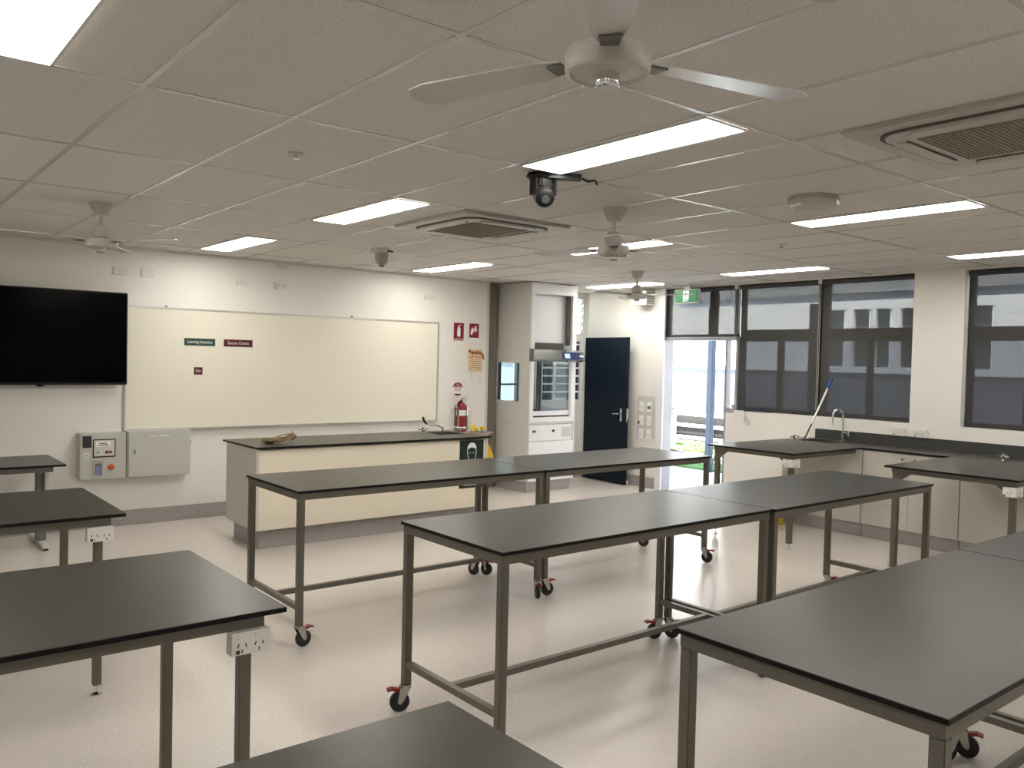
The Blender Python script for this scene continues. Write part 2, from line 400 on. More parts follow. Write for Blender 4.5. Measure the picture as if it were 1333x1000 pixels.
t = thing('dome_camera', 'small white dome camera on the ceiling above the right end of the whiteboard', 'camera', (3.96, 6.86, ZC))
MB().lathe([(.085, 0), (.085, -.035), (.07, -.04)][::-1], (3.95, 6.86, ZC)).build('base', WPL, t, smooth=True)
MB().box(3.97, 4.03, 6.775, 6.79, ZC-.034, ZC-.018).build('vent_slot', DKGAP, t)
MB().lathe([(.066, -.038), (.066, -.09), (.056, -.13), (.03, -.155), (.002, -.16)][::-1], (3.96, 6.86, ZC)).build('dome', mat('dome_grey', (.36, .33, .30), .3), t, smooth=True)
MB().cyl((3.96, 6.86, ZC-.165), (3.96, 6.86, ZC-.155), .022).build('lens', DKGAP, t)
MB().box(3.84, 3.89, 6.84, 6.90, ZC-.045, ZC).build('junction', WPL, t)

t = thing('ceiling_sensor_unit', 'white octagonal box unit mounted on the ceiling at upper right', 'sensor', (4.49, 2.76, ZC))
MB().lathe([(.145, 0), (.15, -.03), (.145, -.052), (.12, -.060)][::-1], (4.49, 2.76, ZC), n=8).build('housing', FANW, t)
MB().cyl((4.45, 2.69, ZC-.064), (4.45, 2.69, ZC-.060), .004).build('indicator', CHROME, t)
MB().lathe([(.10, 0), (.10, -.006)][::-1], (4.49, 2.76, ZC+.0), n=8).build('shadow_gap', DKGAP, t)
def sprinkler(x, y, lb):
    t = thing('ceiling_sprinkler', lb, 'sprinkler', (x, y, ZC), 'small round ceiling fittings')
    MB().lathe([(.042, 0), (.040, -.006), (.02, -.008)][::-1], (x, y, ZC)).build('cover_plate', FANW, t, smooth=True)
    MB().lathe([(.012, -.007), (.010, -.022), (.018, -.024), (.018, -.027)][::-1], (x, y, ZC), n=12).build('head', CHROME, t)
sprinkler(1.79, 3.96, 'small round ceiling fitting left of centre, above the television side of the room')
sprinkler(6.06, 4.00, 'small round ceiling fitting at right, between the light panels near the windows')

t = thing('exit_sign', 'green illuminated exit sign hanging from the ceiling by the exit door', 'sign', (8.40, 6.91, 2.46))
MB().box(8.40, 8.45, 6.71, 7.10, 2.465, 2.645, .008).build('housing', WPL, t)
MB().box(8.394, 8.400, 6.725, 7.085, 2.478, 2.632).build('face', EXG, t)
MB().box(8.41, 8.44, 6.86, 6.95, 2.645, ZC).build('bracket', WPL, t)
yc = 6.905; z0 = 2.535
m = MB().box(8.392, 8.3945, yc-.045, yc+.045, z0-.012, z0+.085); m.build('pictogram_ground', EXW, t)
m = MB(); m.cyl((8.3905, yc+.006, z0+.070), (8.3925, yc+.006, z0+.070), .010, 14)
def strip(m, x, a, b, w):                      # flat bar on a plane of constant x between (y,z) points
    a, b = Vector((x, *a)), Vector((x, *b)); d = (b-a).normalized(); n = Vector((1, 0, 0)).cross(d)*w/2
    m.poly([a-n, b-n, b+n, a+n], (.0015, 0, 0))
for a_, b_ in (((yc, z0+.058), (yc+.012, z0+.03)), ((yc+.012, z0+.03), (yc-.012, z0+.018)), ((yc-.012, z0+.018), (yc-.010, z0-.006)), ((yc+.012, z0+.03), (yc+.026, z0+.006)), ((yc+.026, z0+.006), (yc+.04, z0+.006)), ((yc, z0+.056), (yc-.025, z0+.042)), ((yc, z0+.056), (yc+.024, z0+.048))):
    strip(m, 8.391, a_, b_, .009)
m.build('running_figure', EXG, t)
text('lettering', 'EXIT', EXW, t, (8.3925, yc, 2.500), YR, UP, .045)

# ------------------------------------------------------------------ mobile laboratory tables
TL, TW, TH = 1.880, .785, .915
def make_caster(t, x, y, dirx, diry, brake=True):
    d = Vector((dirx, diry, 0)).normalized(); s_ = Vector((-d.y, d.x, 0))
    c = Vector((x, y, 0))+d*.030; wz = .048
    ca = MB(); ca.cyl((x, y, .118), (x, y, .130), .026)
    for sg in (-1, 1):
        b0 = Vector((x, y, 0))+s_*sg*.019
        ca.poly([b0+Vector((0, 0, .118))-d*.022, b0+Vector((0, 0, .118))+d*.030, b0+d*.042+Vector((0, 0, .050)), b0+d*.026+Vector((0, 0, .040)), b0+d*.014+Vector((0, 0, .052))], s_*.003*sg)
    ca.obox(Vector((x, y, .116))+d*.004, d, s_, (0, 0, 1), .026, .020, .003)
    ca = ca.build('caster', STAIN, t)
    MB().lathe([(.034, -.013), (.046, -.013), (.048, -.009), (.048, .009), (.046, .013), (.034, .013)], c+Vector((0, 0, wz)), s_, 28).build('wheel', RUBBER, ca, smooth=True)
    MB().cyl(c+Vector((0, 0, wz))-s_*.021, c+Vector((0, 0, wz))+s_*.021, .009).build('axle', STAIN, ca)
    if brake:
        e = Vector((x, y, .108))+d*.052
        m = MB(); m.obox(e, d+Vector((0, 0, .25)), s_, Vector((-.25*d.x, -.25*d.y, 1)), .020, .014, .007)
        m.obox(e+d*.026+Vector((0, 0, .002)), d+Vector((0, 0, -.25)), s_, Vector((.25*d.x, .25*d.y, 1)), .014, .019, .004)
        m.build('brake_pedal', REDP, ca)
def make_table(dirs):
    t = thing('mobile_table', '', 'table', (0, 0, 0), 'dark topped steel tables on casters')
    top = MB().box(0, TL, 0, TW, TH-.003, TH, .001).build('tabletop', TOP, t)
    MB().box(0.0005, TL-.0005, 0.0005, TW-.0005, TH-.0155, TH-.003).build('tabletop_edge', EDGE, top)
    L, I = .038, .010; zt = TH-.0155
    m = MB(); m.box(I, TL-I, I, I+.025, zt-.040, zt).box(I, TL-I, TW-I-.025, TW-I, zt-.040, zt).box(I, I+.025, I+.025, TW-I-.025, zt-.040, zt).box(TL-I-.025, TL-I, I+.025, TW-I-.025, zt-.040, zt)
    m.build('rail_frame', STEEL, t)
    for (x, y), dr in zip(((I, I), (I, TW-I-L), (TL-I-L, I), (TL-I-L, TW-I-L)), dirs):
        MB().box(x, x+L, y, y+L, .130, zt-.040, .0025).build('leg', STEEL, t)
        make_caster(t, x+L/2, y+L/2, *dr)
    for x in (I+.004, TL-I-L+.004): MB().box(x, x+.030, I+L, TW-I-L, .215, .245).build('crossbar', STEEL, t)
    MB().box(I+.030, TL-I-.030, TW/2-.016, TW/2+.016, .2145, .2445).build('stretcher', STEEL, t)
    return t
tb = make_table([(-1, -.3), (-1, .4), (-.5, -.9), (-1, .35)])
tb.location = (2.107, 2.637, 0)
tb['label'] = 'steel table on casters in the middle row, left one, with open end facing the camera'
dup(tb, (1.945, .815, 0), 0, 'nearest steel table on casters, its dark top filling the lower right corner')
tb = make_table([(1, .15), (-.6, .8), (-.5, -.85), (-.2, 1)])
tb.location = (2.066, 4.470, 0)
tb['label'] = 'steel table on casters in front of the teacher bench, left one of the far row'
tb = make_table([(1, -.1), (.35, -1), (.3, -1), (.5, -.9)])
tb.location = (2.107+1.888, 2.622, 0)
tb['label'] = 'steel table on casters in the middle row, right one, nearer the window cupboards'
dup(tb, (2.066+1.888, 4.468, 0), 0, 'steel table on casters in the far row, right one, pointing at the open exit door')
dup(tb, (1.945+1.888, .815, 0), 0, 'steel table whose top joins the nearest right table, cut by the right frame edge')

# ------------------------------------------------------------------ power point box
def gpo_box(parent, c, right, nrm, outlets=2, w=.135, h=.085, d=.05, name='power_outlet_box'):
    r, n, c = Vector(right), Vector(nrm), Vector(c); u = Vector((0, 0, 1))
    b = MB().obox(c, r, n, u, w/2, d/2, h/2).build(name, WPL, parent)
    fc = c+n*(d/2)
    for k in range(outlets):
        cx_ = fc+r*(w*(k-(outlets-1)/2)/outlets*.92); m = MB()
        for dx, dz, tl in ((-.012, -.006, .35), (.012, -.006, -.35), (0, -.024, 0)):
            ax = (u+r*tl).normalized(); m.obox(cx_+r*dx+u*dz, ax.cross(n), n, ax, .0018, .0008, .006)
        m.build('socket_slots', DKGAP, b)
        MB().obox(cx_+u*.022, r, n, u, .013, .003, .008).build('switch', WPL, b)
    MB().obox(fc-r*w*.34-u*h*.36, r, n, u, .006, .0012, .006).build('reset_button', DKGAP, b)
    return b

# ------------------------------------------------------------------ left fixed benches
def make_left_bench():
    t = thing('fixed_bench', '', 'bench', (0, 0, 0), 'fixed left side benches with power boxes')
    x0, x1, y0, y1, z = XL+.02, 1.115, 0, .945, .900
    top = MB().box(x0, x1, y0, y1, z-.003, z, .001).build('bench_top', TOP, t)
    MB().box(x0+.0005, x1-.0005, y0+.0005, y1-.0005, z-.0165, z-.003).build('bench_top_edge', EDGE, top)
    zt = z-.0165
    m = MB(); m.box(x0+.03, x1-.06, y0+.035, y0+.075, zt-.042, zt).box(x0+.03, x1-.06, y1-.075, y1-.035, zt-.042, zt).box(x1-.10, x1-.06, y0+.075, y1-.075, zt-.042, zt)
    m.build('rail_frame', STEEL, t)
    for x in (x1-.13, x0+.1):
        for y in (y0+.055, y1-.115):
            MB().box(x, x+.038, y, y+.038, .05, zt-.041, .0025).build('leg', STEEL, t)
            MB().lathe([(.026, .0005), (.026, .005), (.010, .012), (.006, .014), (.006, .05)], (x+.022, y+.022, 0), n=18).build('levelling_foot', CHROME, t, smooth=True)
    gpo_box(t, (x1-.112, y0+.035, zt-.078), (1, 0, 0), (0, -1, 0), 2, .118, .070, .046)
    return t
lb_ = make_left_bench(); lb_.location = (0, 2.482, 0)
lb_['label'] = 'fixed bench at lower left, large dark top with a white power box at its corner'
dup(lb_, (0, 4.365, 0), 0, 'fixed bench at left under the television, dark top behind the nearer left bench')
dup(lb_, (0, .640, 0), 0, 'fixed bench nearest the camera, only its dark corner showing at bottom centre')

# ------------------------------------------------------------------ desk under the television
t = thing('height_adjustable_desk', 'dark topped desk with a grey metal frame under the television, against the front wall', 'desk', (1.0, 8.15, 0))
tp = MB().box(-.20, 1.50, 7.72, 8.50, .737, .740, .001).build('tabletop', TOP, t)
MB().box(-.1995, 1.4995, 7.7205, 8.4995, .722, .737).build('tabletop_edge', EDGE, tp)
m = MB().box(-.1, 1.42, 7.80, 7.84, .672, .722).box(-.1, 1.42, 8.38, 8.42, .672, .722).box(1.36, 1.42, 7.84, 8.38, .69, .722); m.build('frame', DSTEEL, t)
for x in (1.34, .05):
    MB().box(x, x+.075, 8.06, 8.15, .05, .69, .004).build('leg', DSTEEL, t)
    MB().box(x+.055, x+.085, 8.02, 8.05, .30, .69, .004).build('strut', LGREY, t)
    MB().box(x+.01, x+.07, 7.86, 8.48, .018, .05, .004).build('foot', LGREY, t)
    MB().cyl((x+.04, 7.88, 0.0005), (x+.04, 7.88, .02), .02).build('foot_pad', DKGAP, t)
MB().cyl((1.40, 8.04, .45), (1.47, 8.04, .45), .012).build('crank_knob', CHROME, t)

# ------------------------------------------------------------------ television
t = thing('television', 'large black flat television on the front wall at far left', 'television', (1.2, 8.53, 1.36))
MB().box(.26, 2.175, 8.53, 8.57, 1.37, 2.245, .006).build('bezel', BLACKP, t)
MB().box(.275, 2.163, 8.528, 8.531, 1.392, 2.232).build('screen', SCREEN, t)
MB().box(.75, 1.70, 8.57, 8.648, 1.5, 2.1).build('wall_mount', BLACKP, t)
MB().lathe([(.05, 0), (.05, .010)], (1.44, 8.535, 1.402), (0, 1, 0), 24).build('sensor_bump', BLACKP, t)

# ------------------------------------------------------------------ whiteboard and tags
t = thing('whiteboard', 'long cream whiteboard with a thin aluminium frame on the front wall', 'whiteboard', (3.98, 8.64, .92))
MB().box(2.19, 5.79, 8.632, 8.649, .935, 2.12).build('board', WBOARD, t)
m = MB().box(2.17, 2.19, 8.626, 8.649, .937, 2.12).box(5.79, 5.81, 8.626, 8.649, .937, 2.12).box(2.17, 5.81, 8.626, 8.649, 2.12, 2.138); m.build('frame', ALU, t)
MB().box(2.17, 5.81, 8.600, 8.649, .918, .936).build('pen_tray', ALU, t)
m = MB()
for x in (2.55, 4.6): m.box(x, x+.02, 8.624, 8.649, 2.138, 2.152)
m.build('clip', DSTEEL, t)
def tag_sign(x0, x1, z0, z1, mt, s, size, label, ws=1.0):
    t = thing('magnetic_word_tag', label, 'sign', ((x0+x1)/2, 8.631, z0), 'word tags on the whiteboard')
    MB().box(x0, x1, 8.627, 8.632, z0, z1).build('backing', mt, t)
    text('lettering', s, WHT, t, ((x0+x1)/2, 8.6262, (z0+z1)/2), XR, UP, size, wscale=ws)
tag_sign(2.735, 3.045, 1.765, 1.838, TEALG, 'Learning Intention', .044, 'green tag reading Learning Intention on the whiteboard', .78)
tag_sign(3.135, 3.440, 1.765, 1.838, DRED, 'Success Criteria', .044, 'dark red tag reading Success Criteria on the whiteboard', .78)
tag_sign(2.835, 2.920, 1.470, 1.545, DRED, 'Do', .044, 'small square dark red tag reading Do, below the other two tags', .9)

# ------------------------------------------------------------------ wall electrical panels
t = thing('isolation_control_panel', 'grey control box with keypad and orange emergency button on the front wall', 'control panel', (1.95, 8.5, .48))
MB().box(1.765, 2.165, 8.50, 8.649, .485, .915, .004).build('cabinet', PANELG, t)
MB().box(1.785, 1.862, 8.497, 8.501, .785, .895).build('speaker_grille', DKGAP, t)
pn = MB().box(1.872, 2.070, 8.494, 8.501, .690, .862, .003).build('display_surround', BLACKP, t)
MB().box(1.882, 2.060, 8.4925, 8.495, .702, .852).build('display_plate', LGREY, pn)
MB().box(1.900, 2.022, 8.491, 8.4935, .790, .838).build('display_label', WHT, pn)
m = MB().box(1.925, 1.995, 8.4903, 8.4911, .818, .826).box(1.912, 2.010, 8.4903, 8.4911, .800, .808); m.build('printed_lines', BLACKP, pn)
for x, mm in ((1.915, CHROME), (1.990, BLACKP), (2.022, REDP)): MB().cyl((x, 8.476, .740), (x, 8.494, .740), .013).build('key_switch', mm, pn)
kp = MB().box(1.878, 1.962, 8.482, 8.501, .505, .660, .004).build('keypad', CHROME, t)
MB().box(1.890, 1.950, 8.479, 8.483, .525, .635).build('keypad_face', DSTEEL, kp)
m = MB()
for i in range(3):
    for j in range(4): m.box(1.898+i*.016, 1.909+i*.016, 8.477, 8.480, .530+j*.020, .544+j*.020)
m.build('keys', LCD, kp)
MB().lathe([(.024, 0), (.030, .012), (.020, .030)], (2.032, 8.50, .595), (0, -1, 0), 20).build('emergency_button', ORG, t, label='orange mushroom shaped button')
sk = MB().box(1.800, 1.842, 8.496, 8.501, .690, .735).build('key_port', WPL, t); MB().cyl((1.821, 8.494, .712), (1.821, 8.497, .712), .006).build('keyhole', DKGAP, sk)
t = thing('electrical_cabinet', 'wide plain grey electrical cabinet beside the control box, below the whiteboard', 'cabinet', (2.46, 8.48, .48))
MB().box(2.172, 2.765, 8.50, 8.649, .485, .925, .004).build('cabinet', PANELG, t)
dr = MB().box(2.180, 2.762, 8.478, 8.499, .487, .923, .004).build('door', PANELG, t)
MB().lathe([(.018, 0), (.018, .012), (.010, .016)], (2.235, 8.478, .735), (0, -1, 0), 16).build('lock', CHROME, dr)
MB().box(2.229, 2.241, 8.462, 8.474, .705, .745, .003).build('key', CHROME, dr)
m = MB().box(2.37, 2.43, 8.4772, 8.478, .872, .882).box(2.46, 2.56, 8.4772, 8.478, .872, .882); m.build('paper_labels', WPL, dr)
MB().cyl((2.765, 8.55, .80), (2.785, 8.55, .80), .014).build('side_knob', DKGAP, t)

# ------------------------------------------------------------------ outlets near the ceiling
def wall_plate(x0, x1, z0, z1, lb, kind):
    t = thing('wall_outlet', lb, 'outlet', ((x0+x1)/2, 8.64, z0), 'small white plates high on the front wall')
    MB().box(x0, x1, 8.635, 8.649, z0, z1, .003).build('plate', WPL, t)
    xc, zc, u = (x0+x1)/2, (z0+z1)/2, .014
    m = MB()
    if kind == 'vent': m.box(xc-.03, xc+.03, 8.632, 8.636, zc-.004, zc+.008)
    elif kind == 'power':
        for dx in (-.03, .03): m.box(xc+dx-.010, xc+dx-.006, 8.6335, 8.636, zc-.010, zc+.006).box(xc+dx+.006, xc+dx+.010, 8.6335, 8.636, zc-.010, zc+.006)
    else: m.box(xc-.022, xc+.022, 8.633, 8.636, zc-.002, zc+.003)
    m.build('opening', DKGAP if kind == 'power' else LGREY, t)
wall_plate(2.07, 2.20, 2.425, 2.495, 'white wall plate nearest the television top, left of the pair', 'vent')
wall_plate(2.325, 2.445, 2.425, 2.500, 'white wall plate right of the one above the television edge', 'flat')
wall_plate(3.26, 3.375, 2.405, 2.470, 'white wall plate left of the stacked pair above the word tags', 'flat')
wall_plate(3.685, 3.815, 2.405, 2.475, 'lower white wall plate of the stacked pair above the whiteboard', 'power')
wall_plate(3.70, 3.83, 2.615, 2.680, 'double power outlet touching the ceiling above the whiteboard', 'power')
wall_plate(5.60, 5.745, 2.410, 2.465, 'white wall plate farthest right, above the right end of the whiteboard', 'flat')

# ------------------------------------------------------------------ safety signs on the front wall
def fl(m, pts, y, d=.0012): m.poly([(x, y, z) for x, z in pts], (0, -d, 0)); return m
t = thing('fire_extinguisher_sign', 'red rectangular sign with a white extinguisher symbol, left of the two red signs', 'sign', (6.115, 8.64, 1.92))
MB().box(6.045, 6.195, 8.644, 8.649, 1.925, 2.145).build('plate', REDS, t)
m = MB(); fl(m, [(6.098, 1.972), (6.142, 1.972), (6.142, 2.075), (6.132, 2.090), (6.108, 2.090), (6.098, 2.075)], 8.644)
fl(m, [(6.112, 2.092), (6.128, 2.092), (6.128, 2.108), (6.150, 2.118), (6.148, 2.124), (6.110, 2.112)], 8.644); fl(m, [(6.090, 1.985), (6.094, 1.985), (6.104, 2.096), (6.100, 2.098)], 8.644)
m.build('extinguisher_symbol', WHT, t)
fl(MB(), [(6.048, 1.940), (6.192, 1.940), (6.192, 1.946), (6.048, 1.946)], 8.644).build('white_stripe', WHT, t)
t = thing('fire_blanket_sign', 'red sign with a white hand and flame symbol, right of the extinguisher sign', 'sign', (6.355, 8.64, 1.94))
MB().box(6.285, 6.430, 8.644, 8.649, 1.965, 2.145).build('plate', REDS, t)
MB().box(6.285, 6.430, 8.6435, 8.649, 1.935, 1.963).build('lower_strip', WHT, t)
m = MB(); fl(m, [(6.305, 2.005), (6.325, 2.000), (6.340, 2.035), (6.370, 2.055), (6.365, 2.085), (6.340, 2.075), (6.330, 2.100), (6.315, 2.085), (6.302, 2.040)], 8.644)
fl(m, [(6.355, 2.085), (6.378, 2.120), (6.400, 2.118), (6.385, 2.095), (6.405, 2.075), (6.390, 2.035), (6.375, 2.030), (6.382, 2.065)], 8.644)
m.build('hand_and_flame_symbol', WHT, t)
t = thing('fire_blanket_pouch', 'cream printed fabric pouch with orange scroll pattern and two hanging tapes, on the wall', 'pouch', (6.39, 8.63, 1.5))
MB().box(6.275, 6.49, 8.635, 8.649, 1.535, 1.815, .005).build('pouch', CLOTH, t)
m = MB(); m.tube([(6.27, 8.63, 1.80), (6.33, 8.622, 1.775), (6.40, 8.62, 1.785), (6.46, 8.622, 1.770), (6.500, 8.63, 1.74), (6.502, 8.632, 1.69)], .013); m.build('rolled_top', mat('scroll_orange', (.42, .15, .06), .8), t, smooth=True)
m = MB()
for i in range(6):
    z = 1.72-i*.028; m.box(6.315, 6.47-.02*(i % 2), 8.6335, 8.636, z, z+.006)
m.build('printed_lines', mat('print_brown', (.40, .20, .10), .8), t)
for x in (6.325, 6.465): MB().box(x, x+.010, 8.641, 8.646, 1.415, 1.54).build('pull_tape', WPL, t)
t = thing('round_extinguisher_sign', 'round red and white sign above the fire extinguisher', 'sign', (6.12, 8.64, 1.21))
MB().lathe([(.090, 0), (.090, .004)], (6.12, 8.649, 1.31), (0, -1, 0), 36).build('disc', WHT, t)
m = MB(); arc = [(6.12+.084*math.cos(a), 1.31+.084*math.sin(a)) for a in [math.radians(15+150*k/16) for k in range(17)]]; fl(m, arc, 8.6448)
arc = [(6.12+.084*math.cos(a), 1.31+.084*math.sin(a)) for a in [math.radians(225+90*k/10) for k in range(11)]]; fl(m, arc, 8.6448)
m.build('red_segments', REDS, t)
text('lettering', 'FIRE\nEXTINGUISHER', WHT, t, (6.12, 8.6432, 1.358), XR, UP, .021)
m = MB()
for k in range(3): m.box(6.065, 6.175, 8.6440, 8.6451, 1.285+.016*k, 1.290+.016*k)
m.build('printed_lines', REDS, t)

t = thing('fire_extinguisher', 'red fire extinguisher with a chrome bottle beside it, hung on the wall behind the bench', 'fire extinguisher', (6.13, 8.58, .72))
MB().lathe([(.055, .70), (.062, .715), (.062, 1.08), (.050, 1.125), (.022, 1.145), (.020, 1.16)], (6.13, 8.575, 0), n=24).build('cylinder', REDP, t, smooth=True)
MB().lathe([(.0628, .98), (.0628, 1.05)], (6.13, 8.575, 0), n=24, cap=False).build('label_band', WPL, t)
m = MB().cyl((6.13, 8.575, 1.155), (6.13, 8.575, 1.19), .017).box(6.12, 6.215, 8.565, 8.585, 1.185, 1.195).box(6.12, 6.205, 8.565, 8.585, 1.165, 1.172); m.build('valve', CHROME, t)
MB().obox((6.185, 8.575, 1.215), (1, 0, .45), (0, 1, 0), (-.45, 0, 1), .045, .009, .003).build('lever', CHROME, t)
MB().tube([(6.12, 8.56, 1.17), (6.07, 8.545, 1.15), (6.052, 8.54, 1.06), (6.06, 8.54, .90), (6.075, 8.54, .80)], .009).build('hose', BLACKP, t, smooth=True)
MB().lathe([(.018, .78), (.019, .79), (.019, 1.10), (.010, 1.12)], (6.215, 8.555, 0), n=16).build('side_bottle', CHROME, t, smooth=True)
MB().box(6.08, 6.18, 8.62, 8.649, .80, 1.10).build('wall_bracket', DSTEEL, t)

# ------------------------------------------------------------------ teacher bench
t = thing('demonstration_bench', 'long cream fronted demonstration bench with dark top below the whiteboard', 'bench', (4.05, 7.25, 0))
BX0, BX1, BY0, BY1 = 2.785, 5.30, 6.86, 7.66
tp = MB()
SX0, SX1, SY0, SY1 = 4.86, 5.20, 7.16, 7.50
for a in ((BX0, SX0, BY0, BY1), (SX1, BX1, BY0, BY1), (SX0, SX1, BY0, SY0), (SX0, SX1, SY1, BY1)): tp.box(a[0], a[1], a[2], a[3], .897, .900)
tp = tp.build('bench_top', TOP, t)
m = MB()
for a in ((BX0, SX0, BY0, BY1), (SX1, BX1, BY0, BY1), (SX0, SX1, BY0, SY0), (SX0, SX1, SY1, BY1)): m.box(a[0]+(.0005 if a[0] == BX0 else 0), a[1], a[2]+(.0005 if a[2] == BY0 else 0), a[3], .883, .897)
m.build('bench_top_edge', EDGE, tp)
MB().box(2.80, 2.825, 6.895, 7.60, .175, .883, .001).build('end_panel', LGREY, t)
MB().box(5.255, 5.28, 6.895, 7.60, .175, .883, .001).build('end_panel', LGREY, t)
MB().box(2.826, 5.254, 6.900, 6.918, .175, .868, .001).build('front_panel', CREAM, t)
MB().box(2.826, 5.254, 6.925, 6.940, .868, .883).build('recessed_strip', LGREY, t)
MB().box(2.826, 5.254, 7.58, 7.60, .175, .883).build('back_panel', LGREY, t)
MB().box(2.86, 5.22, 6.965, 7.55, 0.001, .175).build('plinth', SKIRT, t)
MB().cyl((2.799, 7.09, .78), (2.80, 7.09, .78), .006).build('cover_cap', DKGAP, t)
t = thing('bench_sink', 'stainless sink set into the right end of the demonstration bench', 'sink', (5.03, 7.33, .74))
m = MB(); m.box(SX0-.01, SX0+.006, SY0-.01, SY1+.01, .900, .9035).box(SX1-.006, SX1+.01, SY0-.01, SY1+.01, .900, .9035).box(SX0+.006, SX1-.006, SY0-.01, SY0+.006, .900, .9035).box(SX0+.006, SX1-.006, SY1-.006, SY1+.01, .900, .9035); m.build('rim', STAIN, t)
m = MB().box(SX0+.001, SX0+.004, SY0+.001, SY1-.001, .75, .90).box(SX1-.004, SX1-.001, SY0+.001, SY1-.001, .75, .90).box(SX0+.001, SX1-.001, SY0+.001, SY0+.004, .75, .90).box(SX0+.001, SX1-.001, SY1-.004, SY1-.001, .75, .90).box(SX0+.001, SX1-.001, SY0+.001, SY1-.001, .747, .75); m.build('bowl', STAIN, t)
def gas_tap(x, y, z, lb, grp=None, cat='tap'):
    t = thing('gas_tap', lb, cat, (x, y, z), grp)
    MB().lathe([(.020, 0), (.020, .006), (.010, .010), (.010, .045), (.014, .05), (.014, .065)], (x, y, z), n=16).build('stem', CHROME, t, smooth=True)
    m = MB().cyl((x-.05, y, z+.045), (x+.05, y, z+.045), .008).cyl((x, y-.045, z+.035), (x, y, z+.045), .007); m.build('outlets', CHROME, t)
    for dx in (-.055, .055): MB().box(x+dx-.007, x+dx+.007, y-.018, y+.018, z+.038, z+.052, .003).build('lever', CHROME, t)
gas_tap(4.80, 7.40, .9, 'chrome gas tap left of the sink on the demonstration bench')
t = thing('drench_hose', 'black handled chrome spray hose standing behind the bench sink', 'hose', (5.12, 7.55, .9))
MB().lathe([(.022, 0), (.022, .01), (.014, .014), (.014, .05)], (5.14, 7.53, .9), n=16).build('base', CHROME, t, smooth=True)
MB().tube([(5.14, 7.53, .94), (5.08, 7.53, .965), (4.99, 7.54, .975), (4.93, 7.55, 1.0)], .008).build('arm', CHROME, t, smooth=True)
MB().tube([(4.95, 7.55, .985), (4.92, 7.552, 1.01), (4.900, 7.555, 1.06)], .012).build('spray_handle', BLACKP, t, smooth=True)
t = thing('bench_mixer_tap', 'chrome mixer tap at the right end of the bench, in front of the fire extinguisher', 'tap', (5.26, 7.35, .9))
m = MB().cyl((5.235, 7.40, .9), (5.235, 7.40, .965), .012).cyl((5.235, 7.34, .9), (5.235, 7.34, .95), .012).cyl((5.235, 7.28, .95), (5.235, 7.44, .95), .010); m.build('body', CHROME, t, smooth=True)
MB().tube([(5.235, 7.37, .95), (5.235, 7.37, 1.13), (5.215, 7.37, 1.17), (5.17, 7.37, 1.175), (5.14, 7.37, 1.15), (5.135, 7.37, 1.12)], .008).build('spout', CHROME, t, smooth=True)
MB().lathe([(.018, 0), (.020, .02), (.012, .03)], (5.235, 7.27, .95), (0, -1, 0), 8).build('handle', CHROME, t)
t = thing('eyewash_station', 'eyewash dish with yellow dust caps and yellow paddle at the bench end', 'eyewash', (5.43, 7.30, .55))
MB().lathe([(.02, .845), (.09, .865), (.145, .900), (.150, .905), (.143, .905), (.08, .875), (.015, .858)], (5.45, 7.28, 0), n=32, cap=False).build('dish', STAIN, t, smooth=True)
MB().tube([(5.285, 7.28, .80), (5.34, 7.28, .80), (5.43, 7.28, .815), (5.45, 7.28, .86)], .012).build('bracket', CHROME, t, smooth=True)
for dx, dy in ((-.055, -.02), (.055, .02)):
    MB().cyl((5.45+dx, 7.28+dy, .865), (5.45+dx, 7.28+dy, .925), .010).build('spray_head', CHROME, t)
    MB().lathe([(.024, .920), (.028, .926), (.028, .955), (.022, .960)], (5.45+dx, 7.28+dy, 0), n=18).build('dust_cap', YEL, t, smooth=True)
MB().lathe([(.035, 0), (.038, .010), (.030, .014)], (5.33, 7.24, .955), (0, -1, .3), 20).build('warning_disc', YEL, t, smooth=True)
MB().cyl((5.33, 7.25, .90), (5.33, 7.25, .935), .007).build('disc_stem', CHROME, t)
MB().tube([(5.36, 7.22, .83), (5.38, 7.19, .74), (5.41, 7.14, .62)], .010).build('push_arm', CHROME, t, smooth=True)
MB().poly([(5.36, 7.17, .58), (5.53, 7.13, .58), (5.54, 7.13, .66), (5.49, 7.14, .77), (5.42, 7.155, .80), (5.38, 7.165, .72)], (0, .006, 0)).build('push_paddle', YEL, t)
t = thing('eyewash_sign', 'dark green sign with a masked face outline on the bench front', 'sign', (5.07, 6.895, .37))
MB().box(4.925, 5.225, 6.893, 6.899, .375, .865, .002).build('plate', DGREEN, t)
m = MB(); cxs, czs = 5.075, .765
op = [(cxs+.055*math.cos(a), czs+.065*math.sin(a)) for a in [math.radians(90+k*30) for k in range(12)]]
outl = [(cxs-.052, .79), (cxs-.055, .73), (cxs-.042, .68), (cxs-.018, .645), (cxs+.018, .645), (cxs+.042, .68), (cxs+.055, .73), (cxs+.052, .79)]
for i in range(len(outl)-1):
    a, b = Vector((outl[i][0], 0, outl[i][1])), Vector((outl[i+1][0], 0, outl[i+1][1])); d = (b-a).normalized(); n_ = Vector((d.z, 0, -d.x))*.003
    m.poly([Vector((p.x, 6.893, p.z)) for p in (a-n_, b-n_, b+n_, a+n_)], (0, -.001, 0))
hair = [(cxs+.055*math.cos(a), .785+.055*math.sin(a)) for a in [math.radians(180*k/14) for k in range(15)]]+[(cxs-.04, .775), (cxs-.015, .79), (cxs+.015, .79), (cxs+.04, .775)]
m.poly([(x, 6.893, z) for x, z in hair], (0, -.001, 0))
for sg in (-1, 1): fl(m, [(cxs+sg*.010, .735), (cxs+sg*.034, .740), (cxs+sg*.034, .734), (cxs+sg*.010, .730)], 6.893, .001)
